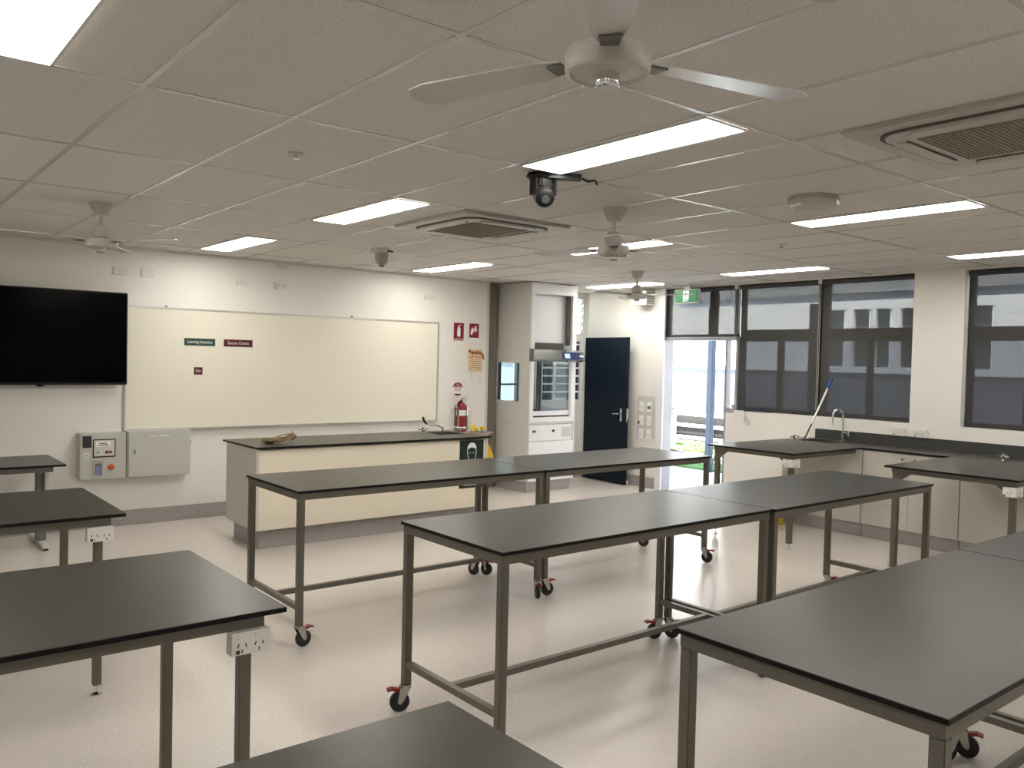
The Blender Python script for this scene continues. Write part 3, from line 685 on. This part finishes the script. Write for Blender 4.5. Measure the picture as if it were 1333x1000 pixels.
fl(m, [(cxs-.012, .672), (cxs+.012, .672), (cxs+.012, .668), (cxs-.012, .668)], 6.893, .001)
m.build('face_outline', WHT, t)
text('lettering', 'EMERGENCY EYE WASH', WHT, t, (5.075, 6.8925, .435), XR, UP, .021)
MB().box(4.975, 5.175, 6.8922, 6.893, .402, .407).build('lower_line', WHT, t)
t = thing('extension_cord', 'coiled tan and black extension cord lying on the left end of the bench top', 'cord', (3.08, 7.2, .9))
pts = []
for k in range(4*22+1):
    a = 2*PI*k/22; q = k/88; ra = .150+.02*math.sin(q*17); rb = .055+.022*math.cos(q*11)
    pts.append((3.10+ra*math.cos(a)+.02*math.sin(3*q*PI), 7.14+rb*math.sin(a)*1.2+.01*math.sin(9*q), .909+.042*q+.034*max(0, math.cos(a))*(1+math.sin(q*13))))
MB().tube(pts, .0055, 8).build('coil', CORD, t, smooth=True)
MB().tube([(3.00, 7.09, .91), (3.08, 7.08, .935), (3.17, 7.09, .965), (3.25, 7.13, .97), (3.275, 7.17, .945), (3.25, 7.19, .915)], .006, 8).build('loop', BLACKP, t, smooth=True)
MB().box(2.96, 3.03, 7.08, 7.12, .901, .930, .006).build('plug', BLACKP, t)
MB().box(2.99, 3.05, 7.15, 7.19, .901, .935, .006).build('socket_end', mat('tan_plug', (.42, .22, .12), .5), t)

# ------------------------------------------------------------------ fume cupboard
FX0, FX1, FY0, FY1 = 6.84, 7.64, 8.10, 8.80
t = thing('fume_cupboard', 'tall white fume cupboard with a glass sash and control panel beside the blue door', 'fume cupboard', (7.24, 8.45, 0))
m = MB().box(FX0+.01, FX1-.01, FY0+.02, FY1, .14, .655); m.build('base_cabinet', WCAB, t)
MB().box(FX0+.03, FX1-.03, FY0+.04, FY1, .001, .14).build('plinth', SKIRT, t)
MB().box(FX0+.015, FX1-.015, FY0+.002, FY0+.019, .145, .650, .002).build('base_door', WCAB, t)
sv = MB().box(FX0+.01, FX1-.01, FY0+.02, FY1, .660, .870).build('service_panel', WCAB, t)
for x in (6.94, 6.965, 7.28): MB().lathe([(.014, 0), (.016, .012), (.010, .026)], (x, FY0+.02, .785), (0, -1, 0), 12).build('service_knob', DSTEEL if x < 7.2 else BLACKP, sv)
MB().box(7.44, 7.60, FY0+.016, FY0+.022, .70, .83).build('outlet_recess', LGREY, sv)
# left side panel with a window; right side panel; worktop; back with a window; top
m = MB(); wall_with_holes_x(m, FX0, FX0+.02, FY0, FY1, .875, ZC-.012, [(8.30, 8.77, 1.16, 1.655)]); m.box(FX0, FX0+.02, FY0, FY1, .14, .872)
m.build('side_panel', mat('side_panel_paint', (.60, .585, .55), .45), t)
MB().box(FX0+.008, FX0+.012, 8.30, 8.77, 1.16, 1.655).build('side_glass', HOOD, t)
m = MB(); wall_with_holes_x(m, FX1-.02, FX1, FY0, FY1, .14, ZC-.012, [(8.20, 8.76, 1.05, 1.76)]); m.build('side_panel', WCAB, t)
MB().box(FX1-.012, FX1-.008, 8.20, 8.76, 1.05, 1.76).build('side_glass', GLASS, t)
MB().box(FX0+.02, FX1-.02, FY0+.01, FY1-.01, .875, .905).build('worktop', LGREY, t)
m = MB(); wall_with_holes_y(m, FX0+.02, FX1-.02, FY1-.02, FY1, .905, ZC-.012, [(FX0+.08, FX1-.08, 1.03, 1.72)]); m.build('back_panel', mat('hood_lining', (.10, .105, .105), .4), t)
MB().box(FX0+.08, FX1-.08, FY1-.012, FY1-.008, 1.03, 1.72).build('back_glass', GLASS, t)
m = MB().box(FX0+.02, FX1-.02, FY0+.12, FY1-.02, 1.90, ZC-.02); m.build('upper_duct_casing', WCAB, t)
m = MB().box(FX0+.02, FX0+.075, FY0, FY0+.03, .905, 2.55).box(FX1-.075, FX1-.02, FY0, FY0+.05, .905, 2.55).box(FX0+.02, FX1-.02, FY0, FY0+.03, 2.55, ZC-.015); m.build('front_frame', WCAB, t)
MB().box(FX1-.100, FX1-.088, FY0+.04, FY0+.11, 1.90, 2.55).build('sash_cable_track', DSTEEL, t)
MB().box(FX0+.08, FX1-.17, FY0+.06, FY0+.11, 1.80, 1.925).build('dark_vent', mat('vent_brown', (.07, .065, .055), .6), t)
MB().box(FX0+.08, FX1-.09, FY0+.035, FY0+.040, 1.045, 1.78).build('sash_glass', HOOD, t)
m = MB().box(FX0+.075, FX1-.075, FY0+.028, FY0+.048, .985, 1.045).box(FX0+.0755, FX1-.0755, FY0+.001, FY0+.029, .906, .965); m.build('sash_bar', WCAB, t)
MB().box(FX0+.078, FX1-.078, FY0+.03, FY0+.034, .966, .984).build('sash_gap', DKGAP, t)
MB().box(FX0-.012, FX0-.0055, FY0-.088, FY0-.005, 1.68, 1.84).build('header_end_cap', DSTEEL, t)
hdr = MB().poly([(FX0-.005, FY0-.005, 1.682), (FX0-.005, FY0-.085, 1.707), (FX0-.005, FY0-.055, 1.815), (FX0-.005, FY0-.005, 1.838)], (.89, 0, 0)).build('control_header', STAIN, t)
nx = Vector((0, -.075, -.025)); zz = Vector((0, .030, .108)).normalized(); nn = Vector((0, -.108, .030)).normalized(); pc = Vector((0, FY0-.0735, 1.760))
MB().obox(pc+Vector((7.49, 0, 0)), (1, 0, 0), nn, zz, .155, .003, .050).build('control_display', mat('display_navy', (.02, .035, .14), .3), hdr)
MB().obox(pc+Vector((7.415, 0, 0))+nn*.004, (1, 0, 0), nn, zz, .045, .001, .030).build('lcd', mat('lcd_pale', (.5, .6, .75), .3, emit=((.5, .6, .8), .25)), hdr)
m = MB(); m.obox(pc+Vector((7.575, 0, -.004))+nn*.004, (1, 0, 0), nn, zz, .010, .002, .010); m.build('red_button', REDP, hdr)
MB().obox(pc+Vector((7.665, 0, 0))+nn*.002, (1, 0, 0), nn, zz, .040, .001, .010).build('label', WHT, hdr)
tp_ = thing('hood_tap', 'gooseneck tap standing inside the fume cupboard behind the glass', 'tap', (7.15, 8.45, .905))
MB().tube([(7.12, 8.45, .905), (7.12, 8.45, 1.10), (7.14, 8.45, 1.16), (7.18, 8.45, 1.18), (7.22, 8.45, 1.16), (7.235, 8.45, 1.10), (7.235, 8.45, 1.06)], .009).build('spout', CHROME, tp_, smooth=True)
MB().cyl((7.12, 8.45, .905), (7.12, 8.45, .93), .02).build('base', CHROME, tp_)
tag(MB().box(7.08, 7.30, 8.32, 8.40, .905, 1.03, .006).build('red_tray', mat('faded_red', (.30, .06, .05), .6)), 'faded red box sitting inside the fume cupboard behind the glass', 'box')

# ------------------------------------------------------------------ alcove windows
def gridwin_y(name, hole, bars_z, bars_x, fm, gm):
    x0, x1, z0, z1 = hole; fr = MB(); q = .035
    fr.box(x0, x0+q, YB+.02, YB+.08, z0, z1).box(x1-q, x1, YB+.02, YB+.08, z0, z1).box(x0+q, x1-q, YB+.02, YB+.08, z0, z0+q).box(x0+q, x1-q, YB+.02, YB+.08, z1-q, z1)
    for z in bars_z: fr.box(x0+q, x1-q, YB+.03, YB+.05, z-.012, z+.012)
    for x in bars_x: fr.box(x-.014, x+.014, YB+.03, YB+.06, z0+q, z1-q)
    o = struct(fr.build(name, fm))
    MB().box(x0+q, x1-q, YB+.054, YB+.058, z0+q, z1-q).build('pane', gm, o)
    return o
gridwin_y('window_4', LOUV, [1.10+.035+.115*k for k in range(1, 8)], [8.02], JAMB, glass('louvre_glass', (.10, .11, .12)))
gridwin_y('window_5', SIDEW, [1.36], [], FRAMED, GLASS)
o = gridwin_y('window_6', BLOCKW, [], [], LGREY, glass('patterned_glass', (.9, .95, .9)))
m = MB()
for k in range(5):
    for j in range(2):
        cx_, cz_ = 8.414+.088*j, 2.13+.108*k
        m.lathe([(.030, 0), (.042, 0), (.042, .01), (.030, .01)], (cx_, YB+.045, cz_), (0, -1, 0), 14, cap=False)
m.build('lattice', LGREY, o)

# ------------------------------------------------------------------ blue door
dr = MB().poly([(8.560, 8.835, .012), (8.520, 8.835, .012), (8.440, 7.925, .012), (8.480, 7.922, .012)], (0, 0, 2.03)).build('door_1', NAVY); struct(dr); tag(dr, 'dark navy blue door standing open flat against the window wall', 'door')
m = MB(); hx = 8.447; m.box(hx-.012, hx, 8.00, 8.035, .88, 1.06, .003); m.build('handle_plate', CHROME, dr)
MB().tube([(hx-.01, 8.018, .985), (hx-.05, 8.02, .985), (hx-.055, 8.06, .985), (hx-.052, 8.135, .982)], .009).build('lever_handle', CHROME, dr, smooth=True)
MB().box(8.444, 8.478, 7.914, 7.922, .88, 1.06).build('lock_plate', CHROME, dr)
MB().cyl((8.47, 7.90, .03), (8.47, 7.90, .07), .012).build('door_stop', WPL, dr)
struct(MB().box(8.545, 8.60, 8.84, 8.90, 0, 2.06).build('trim_door_jamb', JAMB))
t = thing('wall_door_hook', 'tiny black door catch on the wall right of the blue door', 'catch', (8.58, 7.82, .86))
MB().box(8.575, 8.599, 7.80, 7.83, .86, .90, .003).build('catch', BLACKP, t)

# ------------------------------------------------------------------ light switches, wall box
t = thing('switch_board', 'tall white panel of light switches on the wall left of the exit door', 'switch', (8.59, 7.70, .66))
MB().box(8.590, 8.599, 7.55, 7.855, .675, 1.245, .003).build('plate', LGREY, t)
for r_ in range(3):
    for c_ in range(2):
        z = 1.09-.185*r_; y = 7.775-.14*c_
        s_ = MB().box(8.582, 8.591, y-.04, y+.04, z-.055, z+.075, .003).build('switch_plate', WHT, t)
        m = MB().box(8.580, 8.583, y-.025, y-.003, z-.02, z+.02).box(8.580, 8.583, y+.003, y+.025, z-.02, z+.02); m.build('rocker', WPL if (r_, c_) != (0, 1) else DKGAP, s_)
t = thing('wall_box', 'white box with a dark louvred side high on the wall left of the exit door', 'box', (8.52, 7.75, 2.47))
MB().box(8.42, 8.599, 7.60, 7.86, 2.475, 2.665, .005).build('cabinet', WPL, t)
m = MB()
for k in range(7): m.box(8.44, 8.585, 7.596, 7.601, 2.49+k*.024, 2.502+k*.024)
m.build('louvre', DSTEEL, t)

# ------------------------------------------------------------------ window wall: exit door frame, blinds, windows
def frame_x(name, y0, y1, z0, z1, vm, hm, panes, fm=FRAMED, x0=8.70, x1=8.76):
    fr = MB(); q = .05
    fr.box(x0, x1, y0, y0+q, z0, z1).box(x0, x1, y1-q, y1, z0, z1).box(x0, x1, y0, y1, z0, z0+q).box(x0, x1, y0, y1, z1-q, z1)
    for y, w_, a, b in vm: fr.box(x0, x1, y-w_/2, y+w_/2, a, b)
    for z, w_ in hm: fr.box(x0, x1, y0, y1, z-w_/2, z+w_/2)
    o = struct(fr.build(name, fm))
    for i, (a, b, c, d, g) in enumerate(panes): MB().box(x0+.028, x0+.032, a, b, c, d).build('pane', g, o)
    return o
frame_x('window_1', 4.11, 6.28, 1.14, 2.69, [(5.175, .13, 1.14, 2.69), (5.72, .065, 1.19, 2.0), (4.615, .055, 1.19, 2.0)], [(2.06, .14)],
        [(4.16, 5.11, 2.13, 2.64, GLASS), (5.24, 6.23, 2.13, 2.64, GLASS), (4.16, 4.588, 1.19, 1.99, TINT), (4.643, 5.11, 1.19, 1.99, TINT), (5.24, 5.688, 1.19, 1.99, TINT), (5.752, 6.23, 1.19, 1.99, TINT)])
frame_x('window_2', 6.33, 7.50, 2.03, 2.69, [(6.71, .10, 2.03, 2.69)], [], [(6.38, 6.66, 2.08, 2.64, GLASS), (6.76, 7.45, 2.08, 2.64, GLASS)])
frame_x('window_3', 1.40, 3.61, 1.14, 2.69, [(2.50, .13, 1.14, 2.69), (3.06, .065, 1.19, 2.0)], [(2.06, .14)],
        [(1.45, 2.435, 2.13, 2.64, GLASS), (2.565, 3.56, 2.13, 2.64, GLASS), (1.45, 2.435, 1.19, 1.99, TINT), (2.565, 3.028, 1.19, 1.99, TINT), (3.092, 3.56, 1.19, 1.99, TINT)])
def blind(y0, y1, zb_, lb):
    t = thing('roller_blind', lb, 'blind', (8.65, (y0+y1)/2, zb_), 'dark sunscreen roller blinds')
    MB().quad((8.665, y0, zb_), (8.665, y1, zb_), (8.665, y1, 2.64), (8.665, y0, 2.64)).build('fabric', BLIND, t)
    MB().cyl((8.645, y0, 2.652), (8.645, y1, 2.652), .030, 16).build('roller', FRAMED, t, smooth=True)
    MB().box(8.655, 8.675, y0, y1, zb_-.022, zb_+.003, .003).build('bottom_bar', FRAMED, t)
    return t
blind(4.125, 5.165, 1.165, 'dark see-through roller blind on the right half of the double window')
b2 = blind(5.185, 6.26, 1.165, 'dark see-through roller blind on the left half of the double window, beside the exit door')
blind(6.34, 7.46, 2.035, 'short dark roller blind over the glass above the exit door')
blind(2.51, 3.59, 1.165, 'dark roller blind on the window at the right frame edge')
blind(1.42, 2.49, 1.165, 'dark roller blind out of frame beyond the right window blind')
def chain(y, z0, z1, lb):
    t = thing('blind_chain', lb, 'chain', (8.62, y, z0), 'hanging blind cords')
    m = MB().tube([(8.620, y-.010, z1), (8.620, y-.010, z0+.02), (8.620, y, z0), (8.620, y+.010, z0+.02), (8.620, y+.010, z1)], .0028, 6)
    m.build('cord', mat('cord_beige', (.42, .39, .34), .6), t)
    MB().box(8.605, 8.65, y-.02, y+.02, z1-.01, z1+.045, .003).build('bracket', WPL, t)
chain(5.175, 1.20, 2.64, 'long pale blind cord hanging between the two halves of the double window')
chain(6.30, 2.03, 2.64, 'short blind cord above the right side of the exit door')
# exit door frame and sidelight
fr = MB(); fr.box(8.60, 8.78, 7.405, 7.47, 0, 2.03).box(8.66, 8.74, 6.44, 6.47, 0, 2.03).box(8.62, 8.78, 6.28, 7.47, 2.0, 2.045).box(8.66, 8.74, 6.285, 6.315, 0, 2.0).box(8.66, 8.74, 6.30, 6.45, 1.10, 1.16)
fr = struct(fr.build('door_2', FRAMEG)); tag(fr, 'grey metal exit door frame with a narrow glass strip on its right', 'door frame')
MB().box(8.70, 8.704, 6.315, 6.44, 1.16, 2.0).build('pane', GLASS, fr)
MB().box(8.66, 8.74, 6.315, 6.44, 0.0, 1.10).build('lower_panel', WALL, fr)
struct(MB().box(8.575, 8.60, 7.40, 7.50, 0, 2.69).build('trim_exit_jamb', JAMB))
lf = MB().box(8.835, 8.875, 7.49, 8.39, .02, 2.0).build('door_3', FRAMEG); struct(lf); tag(lf, 'exit door leaf swung fully open outside, seen on edge', 'door')
for z in (.35, 1.05, 1.75): MB().cyl((8.79, 7.395, z-.05), (8.79, 7.395, z+.05), .010).build('hinge', CHROME, lf)

# ------------------------------------------------------------------ window-side worktop, cabinets, peninsulas
WZ = .900
t = thing('window_worktop', 'long dark worktop with upstand running under the windows', 'worktop', (8.3, 2.9, .88))
def lslab(m, z0, z1, e=0):
    m.box(8.00+e, 8.585, .2, 4.72, z0, z1).box(8.00+e, 8.11, 4.72, 5.10, z0, z1).box(8.47, 8.585, 4.72, 5.10, z0, z1).box(8.00+e, 8.585, 5.10, 5.26, z0, z1)
m = MB(); lslab(m, WZ-.003, WZ); tp = m.build('worktop', TOP, t)
m = MB(); lslab(m, WZ-.0165, WZ-.003, .0005); m.build('worktop_edge', EDGE, tp)
MB().box(8.586, 8.599, .2, 5.16, WZ-.01, 1.005, .001).build('upstand', mat('dark_upstand', (.045, .045, .042), .4), t)
t = thing('window_sink', 'stainless sink set into the worktop corner below the double window', 'sink', (8.29, 4.91, .74))
m = MB().box(8.105, 8.12, 4.71, 5.11, WZ, WZ+.004).box(8.465, 8.48, 4.71, 5.11, WZ, WZ+.004).box(8.12, 8.465, 4.71, 4.728, WZ, WZ+.004).box(8.12, 8.465, 5.092, 5.11, WZ, WZ+.004); m.build('rim', STAIN, t)
m = MB().box(8.111, 8.114, 4.721, 5.099, .75, WZ).box(8.466, 8.469, 4.721, 5.099, .75, WZ).box(8.111, 8.469, 4.721, 4.724, .75, WZ).box(8.111, 8.469, 5.096, 5.099, .75, WZ).box(8.111, 8.469, 4.721, 5.099, .747, .75); m.build('bowl', STAIN, t)
t = thing('gooseneck_tap', 'tall chrome gooseneck tap at the worktop sink below the double window', 'tap', (8.52, 4.78, WZ))
MB().cyl((8.52, 4.79, WZ), (8.52, 4.79, WZ+.03), .018).build('base', CHROME, t, smooth=True)
gp = [(8.52, 4.79, WZ+.02), (8.52, 4.79, WZ+.27)]
for k in range(1, 10): a = PI*k/9; gp.append((8.52-.055+.055*math.cos(a)-.0, 4.79+.03*(1-math.cos(a)), WZ+.27+.075*math.sin(a)))
gp.append((8.408, 4.852, WZ+.20)); MB().tube(gp, .0105).build('spout', CHROME, t, smooth=True)
MB().cyl((8.408, 4.852, WZ+.17), (8.408, 4.852, WZ+.205), .012, r1=.010).build('nozzle', CHROME, t)
m = MB().cyl((8.52, 4.79, WZ+.085), (8.49, 4.71, WZ+.085), .011).obox((8.485, 4.70, WZ+.085), (.35, .93, 0), (.93, -.35, 0), (0, 0, 1), .006, .026, .006).obox((8.485, 4.70, WZ+.085), (.35, .93, 0), (.93, -.35, 0), (0, 0, 1), .006, .006, .026); m.build('cross_handle', CHROME, t)
gas_tap(8.02, 5.06, WZ, 'chrome gas tap at the foot of the blue gripped pole, by the worktop sink')
gas_tap(8.10, 3.02, WZ, 'chrome gas tap on the worktop at the right frame edge')
tag(MB().box(8.36, 8.44, 5.115, 5.145, WZ+.0005, WZ+.018, .004).build('soap_bar', WPL), 'small white soap bar lying behind the worktop sink', 'soap')
t = thing('window_squeegee_pole', 'pale metal pole with a blue grip leaning from the worktop sink against the window', 'pole', (8.05, 4.93, WZ))
p0, p1 = Vector((8.06, 4.975, WZ+.001)), Vector((8.60, 4.985, 1.565)); d = (p1-p0)
MB().cyl(p0, p0+d*.27, .008, 10).build('lower_pole', BLACKP, t, smooth=True)
MB().cyl(p0+d*.27, p0+d*.86, .0105, 10).build('pole', WPL, t, smooth=True)
MB().cyl(p0+d*.84, p1, .018, 12, .015).build('grip', BLUEP, t, smooth=True, label='blue grip at the top of the pole')
t = thing('key_lanyard', 'dark blue lanyard on the window sill with keys hanging below the double window', 'lanyard', (8.60, 5.95, 1.0))
MB().tube([(8.600, 6.12, 1.152), (8.604, 6.00, 1.155), (8.600, 5.92, 1.155), (8.606, 5.84, 1.154), (8.602, 5.74, 1.152)], .013, 8).build('strap', NAVYC, t, smooth=True)
m = MB().tube([(8.59, 6.10, 1.14), (8.588, 6.095, 1.10), (8.588, 6.10, 1.07)], .0045, 6).box(8.584, 8.592, 6.075, 6.110, 1.01, 1.075, .002).box(8.584, 8.592, 6.035, 6.065, .97, 1.04, .002); m.build('keys', CHROME, t)
def cab(y0, y1, lb, n=2):
    t = thing('base_cabinet', lb, 'cabinet', (8.3, (y0+y1)/2, 0), 'pale base cabinets under the window worktop')
    MB().box(8.04, 8.585, y0+.002, y1-.002, .14, .70).box(8.04, 8.06, y0+.002, y1-.002, .70, .882).build('carcass', CUP, t)
    MB().box(8.05, 8.58, y0+.001, y1-.001, .001, .14).build('plinth', SKIRT, t)
    w_ = (y1-y0)/n
    for k in range(n):
        a, b = y0+w_*k+.0015, y0+w_*(k+1)-.0015
        d_ = MB().box(8.020, 8.038, a, b, .135, .875, .001).build('door', CUP, t)
        yh = b-.06 if k == 0 and n == 2 else a+.06
        MB().lathe([(.007, 0), (.010, .012), (.012, .022)], (8.020, yh, .825), (-1, 0, 0), 12).build('knob', DSTEEL, d_)
cab(4.29, 5.20, 'pale cabinet under the worktop sink, behind the far peninsula', 2)
cab(3.35, 4.285, 'pale double door cabinet between the two window side peninsulas', 2)
cab(2.41, 3.345, 'pale cabinet under the worktop behind the right peninsula', 2)
cab(1.47, 2.405, 'pale cabinet at the right frame edge beyond the right peninsula', 2)
def peninsula(y0, y1, lb, x0):
    t = thing('peninsula_bench', lb, 'bench', ((x0+8.0)/2, (y0+y1)/2, 0), 'dark topped peninsulas on the window side')
    tp = MB().box(x0, 7.999, y0, y1, WZ-.003, WZ, .001).build('bench_top', TOP, t)
    MB().box(x0+.0005, 7.999, y0+.0005, y1-.0005, WZ-.0165, WZ-.003).build('bench_top_edge', EDGE, tp)
    zt = WZ-.0165
    m = MB().box(x0+.05, 7.97, y0+.04, y0+.08, zt-.042, zt).box(x0+.05, 7.97, y1-.08, y1-.04, zt-.042, zt).box(x0+.05, x0+.09, y0+.08, y1-.08, zt-.042, zt); m.build('rail_frame', STEEL, t)
    for y, s_ in ((y0+.045, 1), (y1-.09, -1)):
        MB().box(x0+.055, x0+.10, y, y+.045, .055, zt-.041, .002).build('leg', STEEL, t)
        MB().lathe([(.024, .0005), (.024, .005), (.007, .012), (.006, .056)], (x0+.077, y+.022, 0), n=16).build('levelling_foot', CHROME, t)
        ya = y+.045 if s_ > 0 else y
        MB().poly([(x0+.06, ya, zt-.042), (x0+.06, ya+s_*.10, zt-.042), (x0+.06, ya, zt-.115)], (.03, 0, 0)).build('gusset', STEEL, t)
    gpo_box(t, (x0+.115, y0+.055, zt-.085), (1, 0, 0), (0, -1, 0), 1, .10, .075, .045)
    gpo_box(t, (x0+.028, y0+.07, zt-.080), (0, -1, 0), (-1, 0, 0), 1, .09, .07, .045)
    return t
peninsula(4.295, 5.26, 'dark topped peninsula bench jutting from under the double window toward the exit door', 6.80)
peninsula(2.40, 3.42, 'dark topped peninsula bench at the right frame edge in front of the pale cabinets', 6.75)
for y0, lb, k in ((4.135, 'white double power outlet on the pier below the window corner, left one', 2), (3.915, 'white double power outlet on the pier above the worktop, right one', 2)):
    t = thing('wall_power_outlet', lb, 'outlet', (8.59, y0+.07, 1.01), 'power outlets above the window worktop')
    gpo_box(t, (8.583, y0+.07, 1.045), (0, -1, 0), (-1, 0, 0), 2, .135, .078, .03, 'outlet_body')
t = thing('yellow_bucket', 'yellow bucket on the floor beside the cabinets under the far peninsula', 'bucket', (7.85, 5.20, 0))
MB().lathe([(.11, .001), (.12, .01), (.145, .24), (.155, .245), (.155, .26), (.145, .262), (.135, .24), (.11, .015)], (7.85, 5.20, 0), n=28, cap=False).build('pail', YEL, t, smooth=True)
MB().lathe([(.11, .008), (.0001, .008)], (7.85, 5.20, 0), n=28, cap=False).build('pail_base', YEL, t)
MB().tube([(7.85, 5.20-.157, .245), (7.79, 5.10, .19), (7.74, 5.20, .17), (7.79, 5.30, .19), (7.85, 5.20+.157, .245)], .004, 6).build('handle', DKGAP, t, smooth=True)

for i, h in enumerate(FILL_WIN_L):  # left wall windows: unseen, added as a soft daylight source
    fr = MB(); fr.box(XL-.14, XL-.10, h[0], h[1], h[2], h[2]+.05).box(XL-.14, XL-.10, h[0], h[1], h[3]-.05, h[3])
    for y in (h[0], h[0]+.8-.025, h[0]+1.6-.025, h[1]-.05): fr.box(XL-.14, XL-.10, y, y+.05, h[2], h[3])
    o = struct(fr.build('window_%d' % (7+i), FRAMED)); MB().box(XL-.122, XL-.118, h[0]+.05, h[1]-.05, h[2]+.05, h[3]-.05).build('pane', GLASS, o)
    MB().quad((XL-.05, h[0]+.01, h[2]+.01), (XL-.05, h[1]-.01, h[2]+.01), (XL-.05, h[1]-.01, h[3]-.01), (XL-.05, h[0]+.01, h[3]-.01)).build('fill_blind_fabric', FILL_BLIND, o)
for i, h in enumerate(FILL_WIN_R):  # rear wall windows behind the camera, also added for daylight fill
    fr = MB(); fr.box(h[0], h[1], YR_-.14, YR_-.10, h[2], h[2]+.05).box(h[0], h[1], YR_-.14, YR_-.10, h[3]-.05, h[3])
    for x in (h[0], (h[0]+h[1])/2, h[1]-.05): fr.box(x, x+.05, YR_-.14, YR_-.10, h[2], h[3])
    o = struct(fr.build('window_%d' % (10+i), FRAMED)); MB().box(h[0]+.05, h[1]-.05, YR_-.122, YR_-.118, h[2]+.05, h[3]-.05).build('pane', GLASS, o)
    MB().quad((h[0]+.01, YR_-.05, h[2]+.01), (h[1]-.01, YR_-.05, h[2]+.01), (h[1]-.01, YR_-.05, h[3]-.01), (h[0]+.01, YR_-.05, h[3]-.01)).build('fill_blind_fabric', FILL_BLIND, o)

# ------------------------------------------------------------------ outside
struct(MB().box(-25, XL-.2, -14, 30, -.22, -.10).build('concrete_path_west', CONC))
struct(MB().box(XL-.2, XW+.28, -20, YR_-.2, -.22, -.10).build('concrete_path_south', CONC))
struct(MB().box(XW+.28, 30, -14, 30, -.22, -.10).build('concrete_path', CONC))
struct(MB().box(XL-.2, XW+.28, YB+.2, 30, -.22, -.10).build('concrete_path_north', CONC))
struct(MB().box(XW+.285, 11.45, YR_-.4, YB+.5, ZC+.06, ZC+.12).build('verandah_soffit', SOFF))
struct(MB().box(XL-.4, 11.6, YR_-.4, YB+.6, ZC+.23, ZC+.35).build('verandah_roof', ROOFM))
struct(MB().box(11.30, 11.45, -3.6, YB+.5, 2.715, 2.755).build('verandah_fascia', SOFF))
m = MB().box(11.28, 11.36, -3.6, YB+.5, 2.655, 2.712); struct(m.build('verandah_beam', BEAMB))
t0 = None
for y, lb in ((8.73, 'blue verandah post seen through the open exit door'), (6.88, 'blue verandah post behind the middle of the double window'), (5.0, 'blue verandah post behind the right side of the double window'), (3.1, 'blue verandah post behind the right window')):
    m = MB().box(11.27, 11.37, y-.05, y+.05, -.10, 2.63, .004)
    tag(m.build('verandah_post', OBLUE), lb, 'post', 'blue verandah posts outside')
struct(MB().box(11.42, 12.25, 8.3, 12.5, -.10, -.07).build('lawn', GRASS))
struct(MB().box(13.6, 14.9, 8, 16, -.10, -.07).build('lawn_strip', GRASS))
# low rail fence
t = thing('rail_fence', 'low white rail fence across the lawn outside the exit door', 'fence', (14.3, 11.5, -.1))
for y in (10.0, 11.0, 12.0, 13.0, 14.0): MB().box(14.28, 14.34, y-.05, y+.05, -.08, .68).build('fence_post', WPL, t)
for z in (.12, .38, .62): MB().box(14.24, 14.28, 9.2, 14.4, z-.035, z+.035).build('rail', WPL, t)
MB().box(14.36, 14.40, 9.2, 14.4, .05, .60).build('dark_backing', BARK, t)
tag(MB().cyl((11.55, 9.45, .03), (11.9, 10.4, .03), .13, 14).build('log', BARK), 'dark log lying by the path outside the exit door', 'log')
def bush(c, r, lb, n=170):
    m = MB(); rnd = random.Random(int(c[1]*100))
    for i in range(n):
        v = Vector((rnd.gauss(0, 1), rnd.gauss(0, 1), rnd.gauss(0, 1))).normalized()*r*rnd.uniform(.5, 1); v.z = abs(v.z)*.8
        p = Vector(c)+v; a = Vector((rnd.gauss(0, 1), rnd.gauss(0, 1), rnd.gauss(0, 1))).normalized(); b = a.cross(v+Vector((0, 0, .01))).normalized()
        m.quad(p-a*.05, p+b*.018, p+a*.05, p-b*.018)
    tag(m.build('garden_bush', LEAFM), lb, 'bush', 'garden bushes outside the exit door')
bush((12.1, 9.25, -.08), .35, 'small green bush beside the dark log outside the door')
bush((13.6, 10.9, -.08), .32, 'pale green bush in front of the low fence outside')
bush((13.5, 9.9, -.08), .30, 'small bush right of the verandah post on the lawn outside')
t = tag(MB().box(9.10, 9.18, 6.60, 6.68, -.10, 1.18, .004).build('timber_post', TIMB), 'short weathered timber post just outside the right side of the exit door', 'post')
# opposite building
t = thing('opposite_building', 'cream school building with dark windows across the path outside', 'building', (15.5, 8, -.1))
holes = []
for a_, b_ in ((8.44, 8.85), (7.94, 8.30), (7.54, 7.86), (7.05, 7.40), (5.80, 6.16), (5.05, 5.35), (4.0, 4.36), (3.55, 3.9), (2.6, 2.96), (.8, 1.4), (-1, -.4), (12.9, 13.3), (13.45, 13.85), (14.1, 14.5), (15, 15.5), (16, 16.5)): holes.append((a_, b_, 1.72, 2.80))
wl = MB(); wall_with_holes_x(wl, 15.0, 15.2, -12, 20, 1.60, 4.6, holes); wl.build('upper_wall', OWALL, t)
MB().box(14.97, 15.2, -12, 20, -.10, 1.60).build('lower_wall', OLOW, t)
MB().box(14.93, 15.0, -12, 20, 1.60, 1.68).build('sill', OWALL, t)
for h in holes:
    w_ = MB().box(15.10, 15.12, h[0], h[1], h[2], h[3]).build('window', OWIN, t)
    m = MB().box(15.02, 15.09, h[0], h[1], 2.22, 2.27).box(15.02, 15.09, h[0]+.02, h[0]+.06, h[2], h[3]); m.build('window_bar', JAMB, w_)
MB().poly([(14.6, -12, 4.60), (14.6, -12, 4.68), (18, -12, 5.8), (18, -12, 4.60)], (0, 32, 0)).build('roof', ROOFM, t)
MB().box(14.48, 14.6, -12, 20, 4.55, 4.68).build('gutter', OBLUE, t)
